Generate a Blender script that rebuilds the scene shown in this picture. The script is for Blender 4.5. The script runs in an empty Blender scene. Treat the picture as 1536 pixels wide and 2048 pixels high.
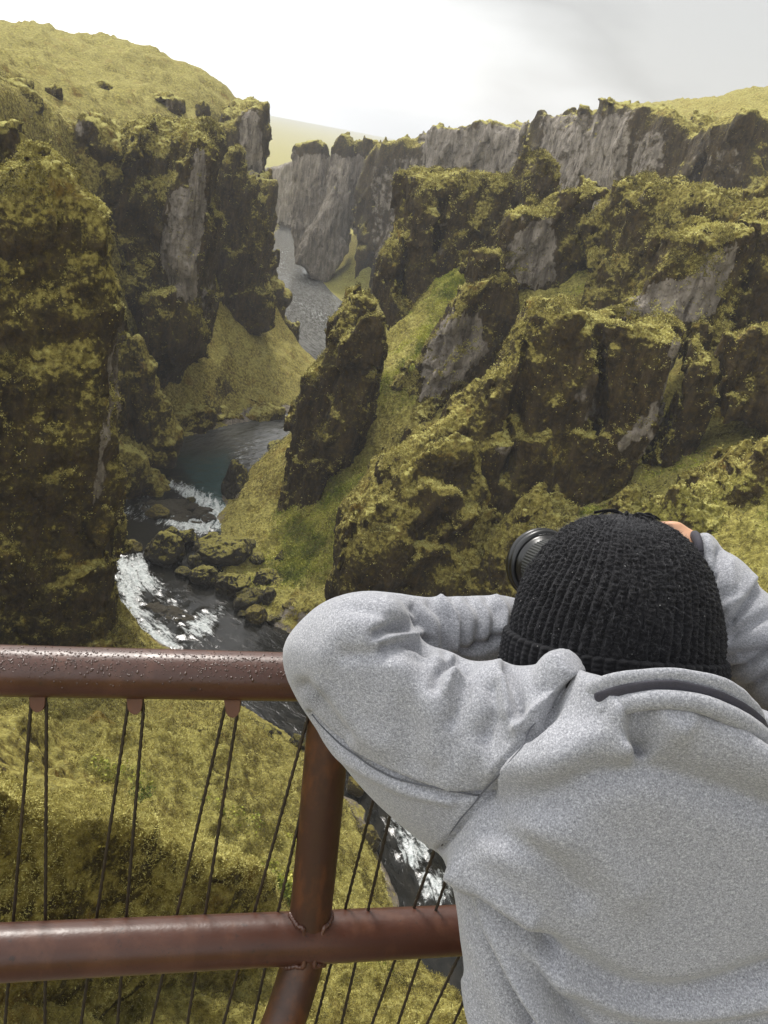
import bpy, bmesh, math, os, random
import numpy as np
from mathutils import Vector, Matrix
# ------------------------------------------------------------------ basics
C = bpy.context.scene.collection
rng = np.random.default_rng(7)
random.seed(7)
F = 1657.0; ROLL = math.radians(11.0); PITCH = math.radians(24.5); H = 62.0   # camera of the photograph
cR, sR = math.cos(ROLL), math.sin(ROLL)
aP = math.pi/2 - PITCH
ca, sa = math.cos(aP), math.sin(aP)
M3 = np.array([[cR, -sR, 0], [ca*sR, ca*cR, -sa], [sa*sR, sa*cR, ca]])        # camera local -> world
CAM = np.array([0, 0, H])

def ray(u, v):
    return M3 @ np.array([(u-768)/F, -(v-1024)/F, -1.0])
def P(u, v, d):
    return CAM + ray(u, v)*d
def W(u, v, D):
    r = ray(u, v); return CAM + r*(D/math.hypot(r[0], r[1]))
def G(u, v, z=0.0):
    r = ray(u, v); return CAM + r*((z-H)/r[2])
def proj(p):
    q = (np.asarray(p) - CAM) @ M3
    d = np.maximum(-q[..., 2], 1e-3)
    return 768 + F*q[..., 0]/d, 1024 - F*q[..., 1]/d, d

SURF = {}
# ------------------------------------------------------------------ noise
TB = rng.random((64, 64, 64)).astype(np.float32)
JT = rng.random((64, 64, 64, 3)).astype(np.float32)
def vnoise(p):
    p = np.asarray(p, np.float32)
    i = np.floor(p); f = p - i; i = i.astype(np.int32) & 63; j = (i+1) & 63
    f = f*f*f*(f*(f*6-15)+10)
    x0, y0, z0 = i[..., 0], i[..., 1], i[..., 2]; x1, y1, z1 = j[..., 0], j[..., 1], j[..., 2]
    fx, fy, fz = f[..., 0], f[..., 1], f[..., 2]
    a = TB[x0, y0, z0]*(1-fx) + TB[x1, y0, z0]*fx
    b = TB[x0, y1, z0]*(1-fx) + TB[x1, y1, z0]*fx
    c = TB[x0, y0, z1]*(1-fx) + TB[x1, y0, z1]*fx
    d = TB[x0, y1, z1]*(1-fx) + TB[x1, y1, z1]*fx
    a = a*(1-fy) + b*fy; c = c*(1-fy) + d*fy
    return (a*(1-fz) + c*fz)*2 - 1
RM = np.array([[0.36, 0.48, -0.8], [-0.8, 0.6, 0.0], [0.48, 0.64, 0.6]], np.float32)
def fbm(p, s, oct=4, gain=0.5, ridge=False):
    p = np.asarray(p, np.float32)/np.float32(s)
    out = 0; a = 1.0; t = 0
    for k in range(oct):
        n = vnoise(p)
        if ridge: n = 0.62 - 2*np.abs(n)
        out = out + a*n; t += a; a *= gain
        p = (p @ RM)*np.float32(2.03) + np.float32(17.3)
    return out/t
def cell(p, s):
    """distance to the nearest scattered point, 0 at the point to about 1"""
    p = np.asarray(p, np.float32)/np.float32(s)
    b = np.floor(p - 0.5); best = np.full(p.shape[:-1], 9.0, np.float32)
    for dx in (0, 1):
        for dy in (0, 1):
            for dz in (0, 1):
                c = b + np.array([dx, dy, dz], np.float32)
                i = c.astype(np.int32) & 63
                q = c + 0.15 + 0.7*JT[i[..., 0], i[..., 1], i[..., 2]] - p
                best = np.minimum(best, (q*q).sum(-1))
    return np.sqrt(best)
GV = rng.normal(size=(64, 64, 64, 3)).astype(np.float32); GV /= np.linalg.norm(GV, axis=-1, keepdims=True)
def facet(p, s):
    """broken planes: each cell carries its own tilted plane, with steps where two cells meet"""
    p = np.asarray(p, np.float32)/np.float32(s)
    b = np.floor(p - 0.5); best = np.full(p.shape[:-1], 9.0, np.float32); out = np.zeros(p.shape[:-1], np.float32)
    for dx in (0, 1):
        for dy in (0, 1):
            for dz in (0, 1):
                c = b + np.array([dx, dy, dz], np.float32)
                i = c.astype(np.int32) & 63
                q = p - (c + 0.1 + 0.8*JT[i[..., 0], i[..., 1], i[..., 2]]); d = (q*q).sum(-1)
                g = GV[i[..., 0], i[..., 1], i[..., 2]]; v = (q*g).sum(-1) + 0.5*g[..., 0]
                m = d < best; out = np.where(m, v, out); best = np.where(m, d, best)
    return out
def sst(a, b, x):
    t = np.clip((x-a)/(b-a), 0, 1); return t*t*(3-2*t)
def smin(a, b, k):
    h = np.clip(0.5 + 0.5*(b-a)/k, 0, 1); return b*(1-h) + a*h - k*h*(1-h)
def smax(a, b, k):
    return -smin(-a, -b, k)

# ------------------------------------------------------------------ mesh helpers
def link(o, parent=None):
    C.objects.link(o)
    if parent is not None: o.parent = parent
    return o
def tag(o, label=None, cat=None, group=None, kind=None):
    if label: o['label'] = label
    if cat: o['category'] = cat
    if group: o['group'] = group
    if kind: o['kind'] = kind
    return o
def mesh_np(name, V, Fq, mat=None, parent=None, smooth=True, attrs=None, Ft=None):
    me = bpy.data.meshes.new(name)
    V = np.ascontiguousarray(V, np.float32)
    nq = len(Fq) if Fq is not None else 0
    nt = len(Ft) if Ft is not None else 0
    me.vertices.add(len(V)); me.vertices.foreach_set('co', V.ravel())
    idx = []; 
    if nq: idx.append(np.asarray(Fq, np.int32).ravel())
    if nt: idx.append(np.asarray(Ft, np.int32).ravel())
    idx = np.concatenate(idx)
    me.loops.add(len(idx)); me.loops.foreach_set('vertex_index', idx)
    me.polygons.add(nq+nt)
    ls = np.concatenate([np.arange(nq, dtype=np.int32)*4, nq*4 + np.arange(nt, dtype=np.int32)*3])
    me.polygons.foreach_set('loop_start', ls.astype(np.int32))
    me.polygons.foreach_set('use_smooth', np.full(nq+nt, smooth, bool))
    me.update(calc_edges=True); me.validate()
    if attrs:
        for k, a in attrs.items():
            at = me.attributes.new(k, 'FLOAT', 'POINT'); at.data.foreach_set('value', np.asarray(a, np.float32))
    if mat: me.materials.append(mat)
    o = bpy.data.objects.new(name, me)
    return link(o, parent)
def vnormals(V, Q):
    n = np.cross(V[Q[:, 2]]-V[Q[:, 0]], V[Q[:, 3]]-V[Q[:, 1]])
    N = np.zeros_like(V)
    for k in range(4):
        for c in range(3):
            N[:, c] += np.bincount(Q[:, k], weights=n[:, c], minlength=len(V))
    return N/np.maximum(np.linalg.norm(N, axis=1, keepdims=True), 1e-9)
def subdiv(V, Q, smooth=True):
    """one Catmull-Clark step for a quad mesh, in numpy"""
    n = len(V)
    e = np.concatenate([Q[:, [0, 1]], Q[:, [1, 2]], Q[:, [2, 3]], Q[:, [3, 0]]])
    es = np.sort(e, 1); key = es[:, 0].astype(np.int64)*n + es[:, 1]
    uk, inv = np.unique(key, return_inverse=True)
    ea, eb = (uk//n).astype(np.int64), (uk % n).astype(np.int64)
    fp = V[Q].mean(1); m = len(Q)
    cnt = np.bincount(inv, minlength=len(uk)).astype(np.float32)
    fi = np.tile(np.arange(m), 4)
    fs = np.stack([np.bincount(inv, weights=fp[fi, c], minlength=len(uk)) for c in range(3)], 1)
    mid = (V[ea]+V[eb])/2
    ep = np.where((cnt >= 2)[:, None], (V[ea]+V[eb]+fs*(2/np.maximum(cnt, 1))[:, None])/4, mid) if smooth else mid
    if smooth:
        val = np.bincount(Q.ravel(), minlength=n).astype(np.float32)
        Fa = np.stack([np.bincount(Q.ravel(), weights=np.repeat(fp[:, c], 4), minlength=n) for c in range(3)], 1)/np.maximum(val, 1)[:, None]
        Ea = np.zeros((n, 3)); ec = np.zeros(n)
        for a in (ea, eb):
            ec += np.bincount(a, minlength=n)
            for c in range(3): Ea[:, c] += np.bincount(a, weights=mid[:, c], minlength=n)
        Ea /= np.maximum(ec, 1)[:, None]
        bd = np.zeros(n, bool); b = cnt < 2; bd[ea[b]] = True; bd[eb[b]] = True
        k = np.maximum(val, 3)[:, None]
        nv = (Fa + 2*Ea + (k-3)*V)/k
        nv[bd] = V[bd]
    else: nv = V
    inv4 = inv.reshape(4, m)
    f0 = n + len(uk) + np.arange(m)
    e01, e12, e23, e30 = n+inv4[0], n+inv4[1], n+inv4[2], n+inv4[3]
    NQ = np.concatenate([np.stack([Q[:, 0], e01, f0, e30], 1), np.stack([Q[:, 1], e12, f0, e01], 1),
                         np.stack([Q[:, 2], e23, f0, e12], 1), np.stack([Q[:, 3], e30, f0, e23], 1)])
    return np.concatenate([nv, ep, fp]).astype(np.float32), NQ.astype(np.int32)
def relax(V, Q, n=1, k=0.5, w=None):
    """even a quad mesh out by moving each vertex towards the mean of its neighbours"""
    c = np.bincount(Q.ravel(), minlength=len(V)).astype(np.float32)*2
    for _ in range(n):
        A = np.zeros_like(V)
        for i in range(4):
            for j in ((i+1) % 4, (i+3) % 4):
                for x in range(3): A[:, x] += np.bincount(Q[:, i], weights=V[Q[:, j], x], minlength=len(V))
        A /= np.maximum(c, 1)[:, None]
        V = V + (A-V)*(k if w is None else (k*w)[:, None])
    return V
def surface_nets(f, lo, vox):
    """closed quad surface of f<0 on a regular grid"""
    s = f < 0
    nx, ny, nz = f.shape
    act = np.zeros((nx-1, ny-1, nz-1), bool); c8 = []
    acc = np.zeros((nx-1, ny-1, nz-1, 3), np.float32); cnt = np.zeros((nx-1, ny-1, nz-1), np.float32)
    def sl(dx, dy, dz): return (slice(dx, nx-1+dx), slice(dy, ny-1+dy), slice(dz, nz-1+dz))
    cor = [(i, j, k) for i in (0, 1) for j in (0, 1) for k in (0, 1)]
    for a in cor:
        for ax in range(3):
            if a[ax]: continue
            b = list(a); b[ax] = 1; b = tuple(b)
            fa, fb = f[sl(*a)], f[sl(*b)]
            cr = (fa < 0) != (fb < 0)
            if not cr.any(): continue
            t = np.where(cr, fa/np.where(cr, fa-fb, 1), 0)
            for c in range(3):
                acc[..., c] += np.where(cr, a[c] + (t if c == ax else 0), 0)
            cnt += cr
    act = cnt > 0
    idx = np.full(act.shape, -1, np.int32); w = np.argwhere(act); idx[act] = np.arange(len(w))
    V = (w + acc[act]/cnt[act][:, None])*vox + lo
    Q = []
    for ax in range(3):
        a, b = [x for x in range(3) if x != ax]
        s0 = [slice(None)]*3; s1 = [slice(None)]*3
        s0[ax] = slice(0, -1); s1[ax] = slice(1, None)
        for q in (a, b):
            s0[q] = slice(1, -1); s1[q] = slice(1, -1)
        A, B = s[tuple(s0)], s[tuple(s1)]
        ch = np.argwhere(A != B)
        if not len(ch): continue
        ins = A[tuple(ch.T)]
        g = ch.copy(); g[:, a] += 1; g[:, b] += 1
        def vi(da, db):
            h = g.copy(); h[:, a] -= da; h[:, b] -= db
            return idx[tuple(h.T)]
        q = np.stack([vi(1, 1), vi(0, 1), vi(0, 0), vi(1, 0)], 1)
        flip = ins if ax != 1 else ~ins
        q[~flip] = q[~flip][:, ::-1]
        Q.append(q)
    Q = np.concatenate(Q); Q = Q[(Q >= 0).all(1)]
    return V.astype(np.float32), Q.astype(np.int32)
def poly_sd(px, py, poly):
    """signed distance to a polygon, negative inside"""
    poly = np.asarray(poly, np.float64); n = len(poly)
    d = np.full(px.shape, 1e18); ins = np.zeros(px.shape, bool)
    for i in range(n):
        ax, ay = poly[i]; bx, by = poly[(i+1) % n]
        ex, ey = bx-ax, by-ay; wx, wy = px-ax, py-ay
        t = np.clip((wx*ex+wy*ey)/(ex*ex+ey*ey+1e-12), 0, 1)
        d = np.minimum(d, (wx-ex*t)**2 + (wy-ey*t)**2)
        cr = ((ay > py) != (by > py)) & (px < ex*(py-ay)/(ey if abs(ey) > 1e-12 else 1e-12) + ax)
        ins ^= cr
    d = np.sqrt(d); return np.where(ins, -d, d)
def smooth_poly(pts, n=2):
    p = np.asarray(pts, float)
    for _ in range(n):
        a = p*0.75 + np.roll(p, -1, 0)*0.25; b = p*0.25 + np.roll(p, -1, 0)*0.75
        p = np.stack([a, b], 1).reshape(-1, p.shape[1])
    return p
def sweep(path, rad, seg=16, cap=True, squash=None, ups=None):
    """tube along a path; rad is a number or a list; returns V, quads, tris"""
    path = np.asarray(path, float); n = len(path)
    rad = np.full(n, rad) if np.isscalar(rad) else np.asarray(rad, float)
    T = np.gradient(path, axis=0); T /= np.linalg.norm(T, axis=1, keepdims=True)
    up = np.array([0, 0, 1.0]) if ups is None else np.asarray(ups, float)
    if abs(T[0] @ up) > 0.95: up = np.array([0, 1.0, 0.1])
    V = []
    th = np.linspace(0, 2*np.pi, seg, endpoint=False)
    for i in range(n):
        s = np.cross(T[i], up); s /= np.linalg.norm(s); q = np.cross(s, T[i])
        if ups is None: up = q
        k = 1.0 if squash is None else squash
        V.append(path[i] + rad[i]*(np.cos(th)[:, None]*s*k + np.sin(th)[:, None]*q))
    V = np.concatenate(V)
    Q = []
    for i in range(n-1):
        a = i*seg + np.arange(seg); b = i*seg + (np.arange(seg)+1) % seg
        Q.append(np.stack([a, b, b+seg, a+seg], 1))
    Q = np.concatenate(Q); Tt = None
    if cap:
        V = np.concatenate([V, path[:1], path[-1:]]); m = n*seg
        a = np.arange(seg); b = (a+1) % seg
        Tt = np.concatenate([np.stack([b, a, np.full(seg, m)], 1), np.stack([(n-1)*seg+a, (n-1)*seg+b, np.full(seg, m+1)], 1)])
    return V, Q, Tt
def spline(pts, n=40):
    """Catmull-Rom through points"""
    p = np.asarray(pts, float); p = np.concatenate([2*p[:1]-p[1:2], p, 2*p[-1:]-p[-2:-1]])
    out = []; m = len(p)-3; per = max(2, n//m)
    for i in range(m):
        t = np.linspace(0, 1, per, endpoint=(i == m-1))[:, None]
        a, b, c, d = p[i:i+4]
        out.append(0.5*(2*b + (c-a)*t + (2*a-5*b+4*c-d)*t*t + (3*b-a-3*c+d)*t**3))
    return np.concatenate(out)
def merge(parts):
    V, Q, T = [], [], []; o = 0
    for v, q, t in parts:
        V.append(v)
        if q is not None and len(q): Q.append(np.asarray(q)+o)
        if t is not None and len(t): T.append(np.asarray(t)+o)
        o += len(v)
    return np.concatenate(V), (np.concatenate(Q) if Q else None), (np.concatenate(T) if T else None)

# ------------------------------------------------------------------ node helpers
class NT:
    def __init__(s, name):
        s.m = bpy.data.materials.new(name); s.m.use_nodes = True
        s.t = s.m.node_tree; s.n = s.t.nodes; s.bsdf = s.n['Principled BSDF']; s.out = s.n['Material Output']
    def link(s, a, b): s.t.links.new(a, b)
    def set(s, sock, val):
        if isinstance(val, bpy.types.NodeSocket): s.link(val, sock)
        elif val is not None: sock.default_value = val
    def pos(s):
        return s.n.new('ShaderNodeNewGeometry').outputs['Position']
    def nz(s):
        g = s.n.new('ShaderNodeNewGeometry'); x = s.n.new('ShaderNodeSeparateXYZ'); s.link(g.outputs['Normal'], x.inputs[0]); return x.outputs[2]
    def attr(s, name):
        a = s.n.new('ShaderNodeAttribute'); a.attribute_name = name; return a.outputs['Fac']
    def scale(s, v, sc):
        m = s.n.new('ShaderNodeVectorMath'); m.operation = 'MULTIPLY'; s.set(m.inputs[0], v); m.inputs[1].default_value = sc; return m.outputs[0]
    def noise(s, v, scale, detail=4, rough=0.55, dist=0.0):
        n = s.n.new('ShaderNodeTexNoise'); s.set(n.inputs['Vector'], v); n.inputs['Scale'].default_value = scale
        n.inputs['Detail'].default_value = detail; n.inputs['Roughness'].default_value = rough; n.inputs['Distortion'].default_value = dist
        return n.outputs['Fac']
    def voro(s, v, scale, feature='F1', out='Distance'):
        n = s.n.new('ShaderNodeTexVoronoi'); n.feature = feature; s.set(n.inputs['Vector'], v); n.inputs['Scale'].default_value = scale
        return n.outputs[out]
    def ramp(s, f, stops, interp='LINEAR'):
        r = s.n.new('ShaderNodeValToRGB'); s.set(r.inputs[0], f); r.color_ramp.interpolation = interp
        e = r.color_ramp.elements
        while len(e) < len(stops): e.new(0.5)
        for k, (p, c) in enumerate(stops):
            e[k].position = p; e[k].color = (*c, 1) if len(c) == 3 else c
        return r.outputs[0]
    def rng(s, f, a, b, c=0.0, d=1.0):
        m = s.n.new('ShaderNodeMapRange'); m.interpolation_type = 'SMOOTHSTEP'
        s.set(m.inputs[0], f); 
        for k, x in enumerate((a, b, c, d)): m.inputs[k+1].default_value = x
        return m.outputs[0]
    def math(s, op, a, b=0.0):
        m = s.n.new('ShaderNodeMath'); m.operation = op; s.set(m.inputs[0], a); s.set(m.inputs[1], b); return m.outputs[0]
    def mix(s, f, a, b, mode='MIX'):
        m = s.n.new('ShaderNodeMix'); m.data_type = 'RGBA'; m.blend_type = mode
        s.set(m.inputs[0], f)
        for k, x in ((6, a), (7, b)):
            if isinstance(x, tuple): x = (*x, 1) if len(x) == 3 else x
            s.set(m.inputs[k], x)
        return m.outputs[2]
    def bump(s, h, strength=0.5, dist=0.1, normal=None):
        b = s.n.new('ShaderNodeBump'); b.inputs['Strength'].default_value = strength; b.inputs['Distance'].default_value = dist
        s.link(h, b.inputs['Height'])
        if normal is not None: s.link(normal, b.inputs['Normal'])
        return b.outputs[0]
    def fin(s, col=None, rough=None, normal=None, **kw):
        s.set(s.bsdf.inputs['Base Color'], (*col, 1) if isinstance(col, tuple) and len(col) == 3 else col)
        s.set(s.bsdf.inputs['Roughness'], rough)
        if normal is not None: s.link(normal, s.bsdf.inputs['Normal'])
        for k, v in kw.items(): s.set(s.bsdf.inputs[k], v)
        return s.m
# ------------------------------------------------------------------ materials of the land
def land_material(name, moss_bias=0.0, pale=0.75, fleck=1.0):
    """wet brown palagonite rock, bare grey-tan patches and cushions of yellow-green moss"""
    n = NT(name); p = n.pos(); nz = n.nz()
    big = n.noise(p, 0.09, 3); mid = n.noise(p, 0.45, 5, 0.6); fine = n.noise(p, 1.9, 6, 0.68); tiny = n.noise(p, 6.5, 4, 0.7)
    stre = n.noise(n.scale(p, (1, 1, 0.22)), 0.8, 5, 0.65)
    bare = n.attr('bare'); lush = n.attr('lush')
    rock = n.ramp(stre, [(0.28, (0.014, 0.009, 0.0042)), (0.5, (0.044, 0.030, 0.0135)), (0.70, (0.105, 0.075, 0.039))])
    rock = n.mix(n.rng(fine, 0.50, 0.60, 0, 0.55), rock, (0.105, 0.068, 0.014)); rock = n.mix(n.rng(tiny, 0.55, 0.66, 0, 0.5), rock, (0.012, 0.008, 0.004))
    grey = n.ramp(stre, [(0.28, (0.075, 0.060, 0.046)), (0.44, (0.20, 0.170, 0.135)), (0.56, (0.29, 0.250, 0.204)), (0.72, (0.43, 0.38, 0.32))])
    grey = n.mix(n.rng(fine, 0.54, 0.66, 0, 0.7), grey, (0.07, 0.053, 0.037)); grey = n.mix(n.rng(n.noise(n.scale(p, (1, 1, 0.12)), 0.7, 5, 0.65, 0.4), 0.54, 0.66, 0, 0.75), grey, (0.06, 0.045, 0.032))
    moss = n.ramp(fine, [(0.28, (0.045, 0.034, 0.010)), (0.44, (0.163, 0.131, 0.032)), (0.57, (0.335, 0.284, 0.074)), (0.74, (0.565, 0.507, 0.165))])
    rust = n.ramp(fine, [(0.3, (0.07, 0.035, 0.006)), (0.6, (0.20, 0.105, 0.012)), (0.8, (0.32, 0.21, 0.025))])
    moss = n.mix(n.rng(n.noise(p, 0.23, 4, 0.6), 0.56, 0.70, 0, 0.75), moss, rust)
    green = n.ramp(fine, [(0.3, (0.12, 0.125, 0.024)), (0.5, (0.28, 0.29, 0.055)), (0.74, (0.55, 0.55, 0.13))])
    moss = n.mix(lush, moss, green)
    # moss lies on what faces up and in clumps on the steep faces
    mz = n.attr('mz'); m = n.math('ADD', n.math('ADD', n.math('MULTIPLY', mz, 1.05), n.math('MULTIPLY', nz, 0.45)), n.math('MULTIPLY', n.math('SUBTRACT', mid, 0.5), 1.0))
    m = n.math('ADD', m, n.math('MULTIPLY', n.math('SUBTRACT', fine, 0.5), 1.2))
    m = n.math('ADD', m, n.math('MULTIPLY', n.math('SUBTRACT', big, 0.5), 1.7))
    if moss_bias: m = n.math('ADD', m, moss_bias)
    m = n.math('ADD', m, n.math('MULTIPLY', lush, 0.6))
    m = n.math('SUBTRACT', m, n.math('MULTIPLY', bare, 0.9))
    mm = n.rng(m, 0.44, 0.74)
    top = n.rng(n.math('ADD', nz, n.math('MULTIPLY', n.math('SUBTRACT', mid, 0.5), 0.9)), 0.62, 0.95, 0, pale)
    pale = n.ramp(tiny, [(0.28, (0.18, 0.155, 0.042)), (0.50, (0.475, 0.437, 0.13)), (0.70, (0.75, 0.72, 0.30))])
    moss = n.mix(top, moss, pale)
    lich = n.ramp(fine, [(0.3, (0.028, 0.021, 0.006)), (0.5, (0.085, 0.066, 0.014)), (0.7, (0.16, 0.13, 0.028))])
    rock = n.mix(n.rng(n.math('ADD', m, n.math('MULTIPLY', n.math('SUBTRACT', tiny, 0.5), 0.7)), 0.0, 0.5, 0, 0.62), rock, lich)
    b = n.rng(n.math('ADD', bare, n.math('MULTIPLY', n.math('SUBTRACT', n.noise(p, 0.45, 4, 0.6), 0.5), 1.1)), 0.42, 0.62)
    col = n.mix(b, rock, grey)
    col = n.mix(mm, col, moss)
    # scattered pale leaves and lichen dots
    v = n.voro(p, 2.3); gate = n.rng(n.noise(p, 0.6, 3), 0.5, 0.62)
    dot = n.math('MULTIPLY', n.rng(v, 0.17, 0.10), gate)
    dot = n.math('MULTIPLY', dot, 0.85*fleck)
    col = n.mix(dot, col, (0.72, 0.64, 0.17))
    v2 = n.voro(n.scale(p, (1.0, 1.0, 1.0)), 3.4)
    wet = n.math('MULTIPLY', n.rng(v2, 0.12, 0.07), n.rng(n.noise(p, 0.33, 2), 0.56, 0.66))
    col = n.mix(n.math('MULTIPLY', wet, 0.7*fleck), col, (0.62, 0.60, 0.55))
    h = n.math('ADD', n.math('MULTIPLY', fine, 1.0), n.math('MULTIPLY', tiny, 0.45))
    nb = n.bump(h, 0.9, 0.55)
    rough = n.rng(mm, 0, 1, 0.62, 0.95)
    return n.fin(col, rough, nb, **{'Specular IOR Level': 0.12})
M_ROCK = land_material('mossy_rock')
M_BLOT = land_material('blotched_rock', moss_bias=0.26)
M_MOSS = land_material('mossier_rock', moss_bias=0.32)
M_GRASS = land_material('moss_slope', moss_bias=0.45, pale=0.3)

# ------------------------------------------------------------------ river course (plan)
RIV = np.array([(-150, 1160, 16), (-128, 900, 14), (-95, 620, 12), (-76, 440, 8.5), (-66, 385, 9), (-53, 335, 10), (-43, 300, 13), (-37, 272, 13), (-31, 250, 11), (-17, 230, 8.5), (-10, 208, 8),
                (-13, 186, 8), (-22, 168, 10), (-33.5, 148, 10), (-36.5, 135, 8.8), (-35, 122, 8.6), (-34.5, 111, 6.0), (-29.5, 99, 7.0), (-19, 90, 7.2),
                (-6.5, 82.5, 7.5), (3, 75, 7.5), (9.5, 67, 7), (13, 59, 6.8), (16.5, 50, 7), (22, 42, 7), (32, 35, 8), (50, 28, 8), (90, 22, 9), (160, 20, 10)], float)
RS = spline(RIV, 420)
def river_d(x, y):
    """distance to the bank, negative in the water"""
    sh = x.shape; x = x.ravel(); y = y.ravel(); best = np.full(x.shape, 1e9)
    for i in range(0, len(x), 40000):
        a = slice(i, i+40000)
        dd = np.sqrt((x[a, None]-RS[None, :, 0])**2 + (y[a, None]-RS[None, :, 1])**2) - RS[None, :, 2]
        best[a] = dd.min(1)
    return best.reshape(sh)

# ------------------------------------------------------------------ ground: one sheet to the horizon
TP = [(0, -0.5, 59.2), (-3, 0.5, 59), (3, 0.5, 59), (0, 3.5, 50), (-4, 4, 50), (4, 4, 50), (-10, 4, 52), (10, 4, 50), (0, 7, 44), (-6, 7, 45), (6, 7.5, 42), (0, 11, 38), (12, 9, 40), (0, -20, 60), (-30, -10, 60), (30, -10, 60), (0, -80, 62), (-80, -60, 62), (80, -60, 62), (20, -3, 58), (-20, 0, 58)]
def tp(u, v, D, dz=0): 
    w = W(u, v, D); TP.append((w[0], w[1], w[2]+dz))
def tz(x, y, z): TP.append((x, y, z))
# near slope under the platform
for a in [(300, 2000, 20.5), (0, 2000, 18.5), (-200, 1900, 18), (650, 2000, 23), (900, 2000, 26.5), (1100, 2100, 24), (820, 1900, 35), (700, 1720, 47), (620, 1800, 39), (560, 1600, 53), (480, 1500, 57), (350, 1450, 57), (380, 1560, 46),
          (230, 1560, 43), (100, 1500, 42), (0, 1470, 40), (300, 1660, 36), (150, 1620, 32), (-150, 1400, 46), (480, 1900, 27), (560, 1740, 36), (200, 1430, 60), (-250, 1300, 60), (420, 1420, 66)]: tp(*a)
# left: near cliff footing, hill behind
for a in [(0, 1250, 78, -4), (150, 1250, 82, -4), (-300, 900, 85, -3), (-300, 330, 95, -3), (0, 330, 100, -14), (130, 330, 100, -18)]: tp(*a)
for a in [(240, 880, 138), (270, 700, 158), (330, 760, 165), (280, 830, 150), (350, 850, 152), (450, 820, 172), (440, 740, 178), (530, 740, 188), (600, 742, 200), (560, 692, 205), (520, 655, 208), (470, 622, 205), (440, 660, 188), (390, 780, 168),
          (0, 170, 168), (-150, 100, 165), (100, 215, 170), (190, 270, 160), (100, 280, 140), (0, 240, 120), (210, 330, 172), (250, 450, 176), (330, 300, 195, -6), (260, 200, 215), (380, 230, 228), (440, 250, 235),
          (150, 140, 232, -3), (350, 158, 256, -5), (430, 185, 262, -5), (500, 200, 268, -5), (220, 110, 250, -4), (0, 55, 250, -3), (100, 75, 250, -3), (-300, -30, 250), (330, 260, 210)]: tp(*a)
for a in [(-62, 285, 60), (-40, 240, 2), (-47, 250, 4), (-30, 226, 2), (-75, 310, 58), (-130, 330, 60), (-110, 420, 40), (-180, 260, 66), (-220, 160, 70), (-140, 90, 66), (-100, 60, 62), (-80, 20, 60), (-65, 262, 58), (-60, 300, 20), (-72, 340, 12), (-92, 400, 6),
          (-110, 500, 4), (-60, 500, 4), (-20, 470, 6), (-160, 700, 4), (0, 700, 5), (-30, 420, 10), (0, 400, 40), (-58, 420, 3)]: tz(*a)
# right bank of the river, meadow and spurs between the crags
for a in [(470, 1000, 126), (500, 930, 139), (540, 900, 150), (560, 1000, 122), (520, 1100, 110), (600, 1120, 105), (650, 1160, 99), (560, 1200, 97), (640, 1230, 92), (730, 1230, 90), (470, 1090, 110),
          (780, 720, 130), (820, 640, 142), (870, 560, 152), (930, 520, 158), (720, 760, 130), (740, 900, 118), (700, 980, 110), (800, 850, 120), (860, 960, 104, -4),
          (1130, 590, 140), (1200, 560, 144), (1250, 480, 150, -2), (1100, 640, 128, -3), (1000, 640, 136, -5),
          (960, 1040, 100), (1100, 1010, 99), (1100, 1060, 92), (1000, 1140, 91), (1250, 1030, 91), (1250, 1120, 83), (1400, 1000, 94), (1400, 1080, 83), (1530, 940, 91), (1530, 1050, 81), (1700, 1000, 82), (1250, 1300, 68), (1500, 1300, 64), (1000, 1250, 82), (900, 1300, 84),
          (1536, 800, 112, -3), (1400, 800, 112, -4)]: tp(*a)
for a in [(10, 86, 5), (18, 78, 6), (22, 65, 5), (30, 55, 6), (45, 50, 14), (70, 45, 20), (60, 70, 36), (80, 90, 52), (100, 120, 62), (120, 60, 55),
          (-14, 160, 8), (-8, 185, 6), (-12, 215, 6), (0, 200, 14), (20, 200, 26), (45, 190, 36), (70, 170, 52), (-16, 260, 4), (-5, 290, 8), (-18, 320, 4), (-30, 345, 3), (10, 300, 30), (-2, 330, 22), (-20, 350, 10), (-40, 372, 3), (40, 250, 45), (70, 215, 62)]: tz(*a)
# plateau behind the far right wall
for a in [(1000, 258, 345, -4), (880, 268, 365, -4), (820, 288, 380, -4), (1130, 256, 318, -4), (1260, 238, 305, -3), (1340, 226, 300), (1410, 202, 330), (1470, 188, 335), (1536, 176, 335), (1620, 165, 330), (1536, 235, 255), (1420, 236, 272), (1650, 220, 260)]: tp(*a)
for a in [(60, 450, 70), (120, 420, 90), (200, 330, 105), (160, 220, 95), (120, 160, 78), (10, 450, 52), (60, 560, 40), (160, 600, 60), (300, 400, 110), (260, 150, 90)]: tz(*a)
for y in (-250, 900, 1300):
    for x in (-500, -250, 0, 250, 500): tz(x, y, 66 if y < 0 else 5 + 0.02*abs(x))
for y in (100, 350): tz(-420, y, 74); tz(450, y, 100)
TP = np.array(TP)
def tps_fit(pts, lam=1.5):
    x = pts[:, :2]; n = len(x)
    K = np.sqrt(((x[:, None]-x[None])**2).sum(-1)) ; K = -K - lam*np.eye(n)*-1.0
    A = np.zeros((n+3, n+3)); A[:n, :n] = K; A[:n, n] = 1; A[:n, n+1:] = x; A[n, :n] = 1; A[n+1:, :n] = x.T
    b = np.zeros(n+3); b[:n] = pts[:, 2]
    return np.linalg.solve(A, b)
def tps_eval(w, pts, x, y):
    o = w[len(pts)] + w[len(pts)+1]*x + w[len(pts)+2]*y
    for k, (a, b, _) in enumerate(pts): o = o - w[k]*np.sqrt((x-a)**2+(y-b)**2)
    return o
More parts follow.
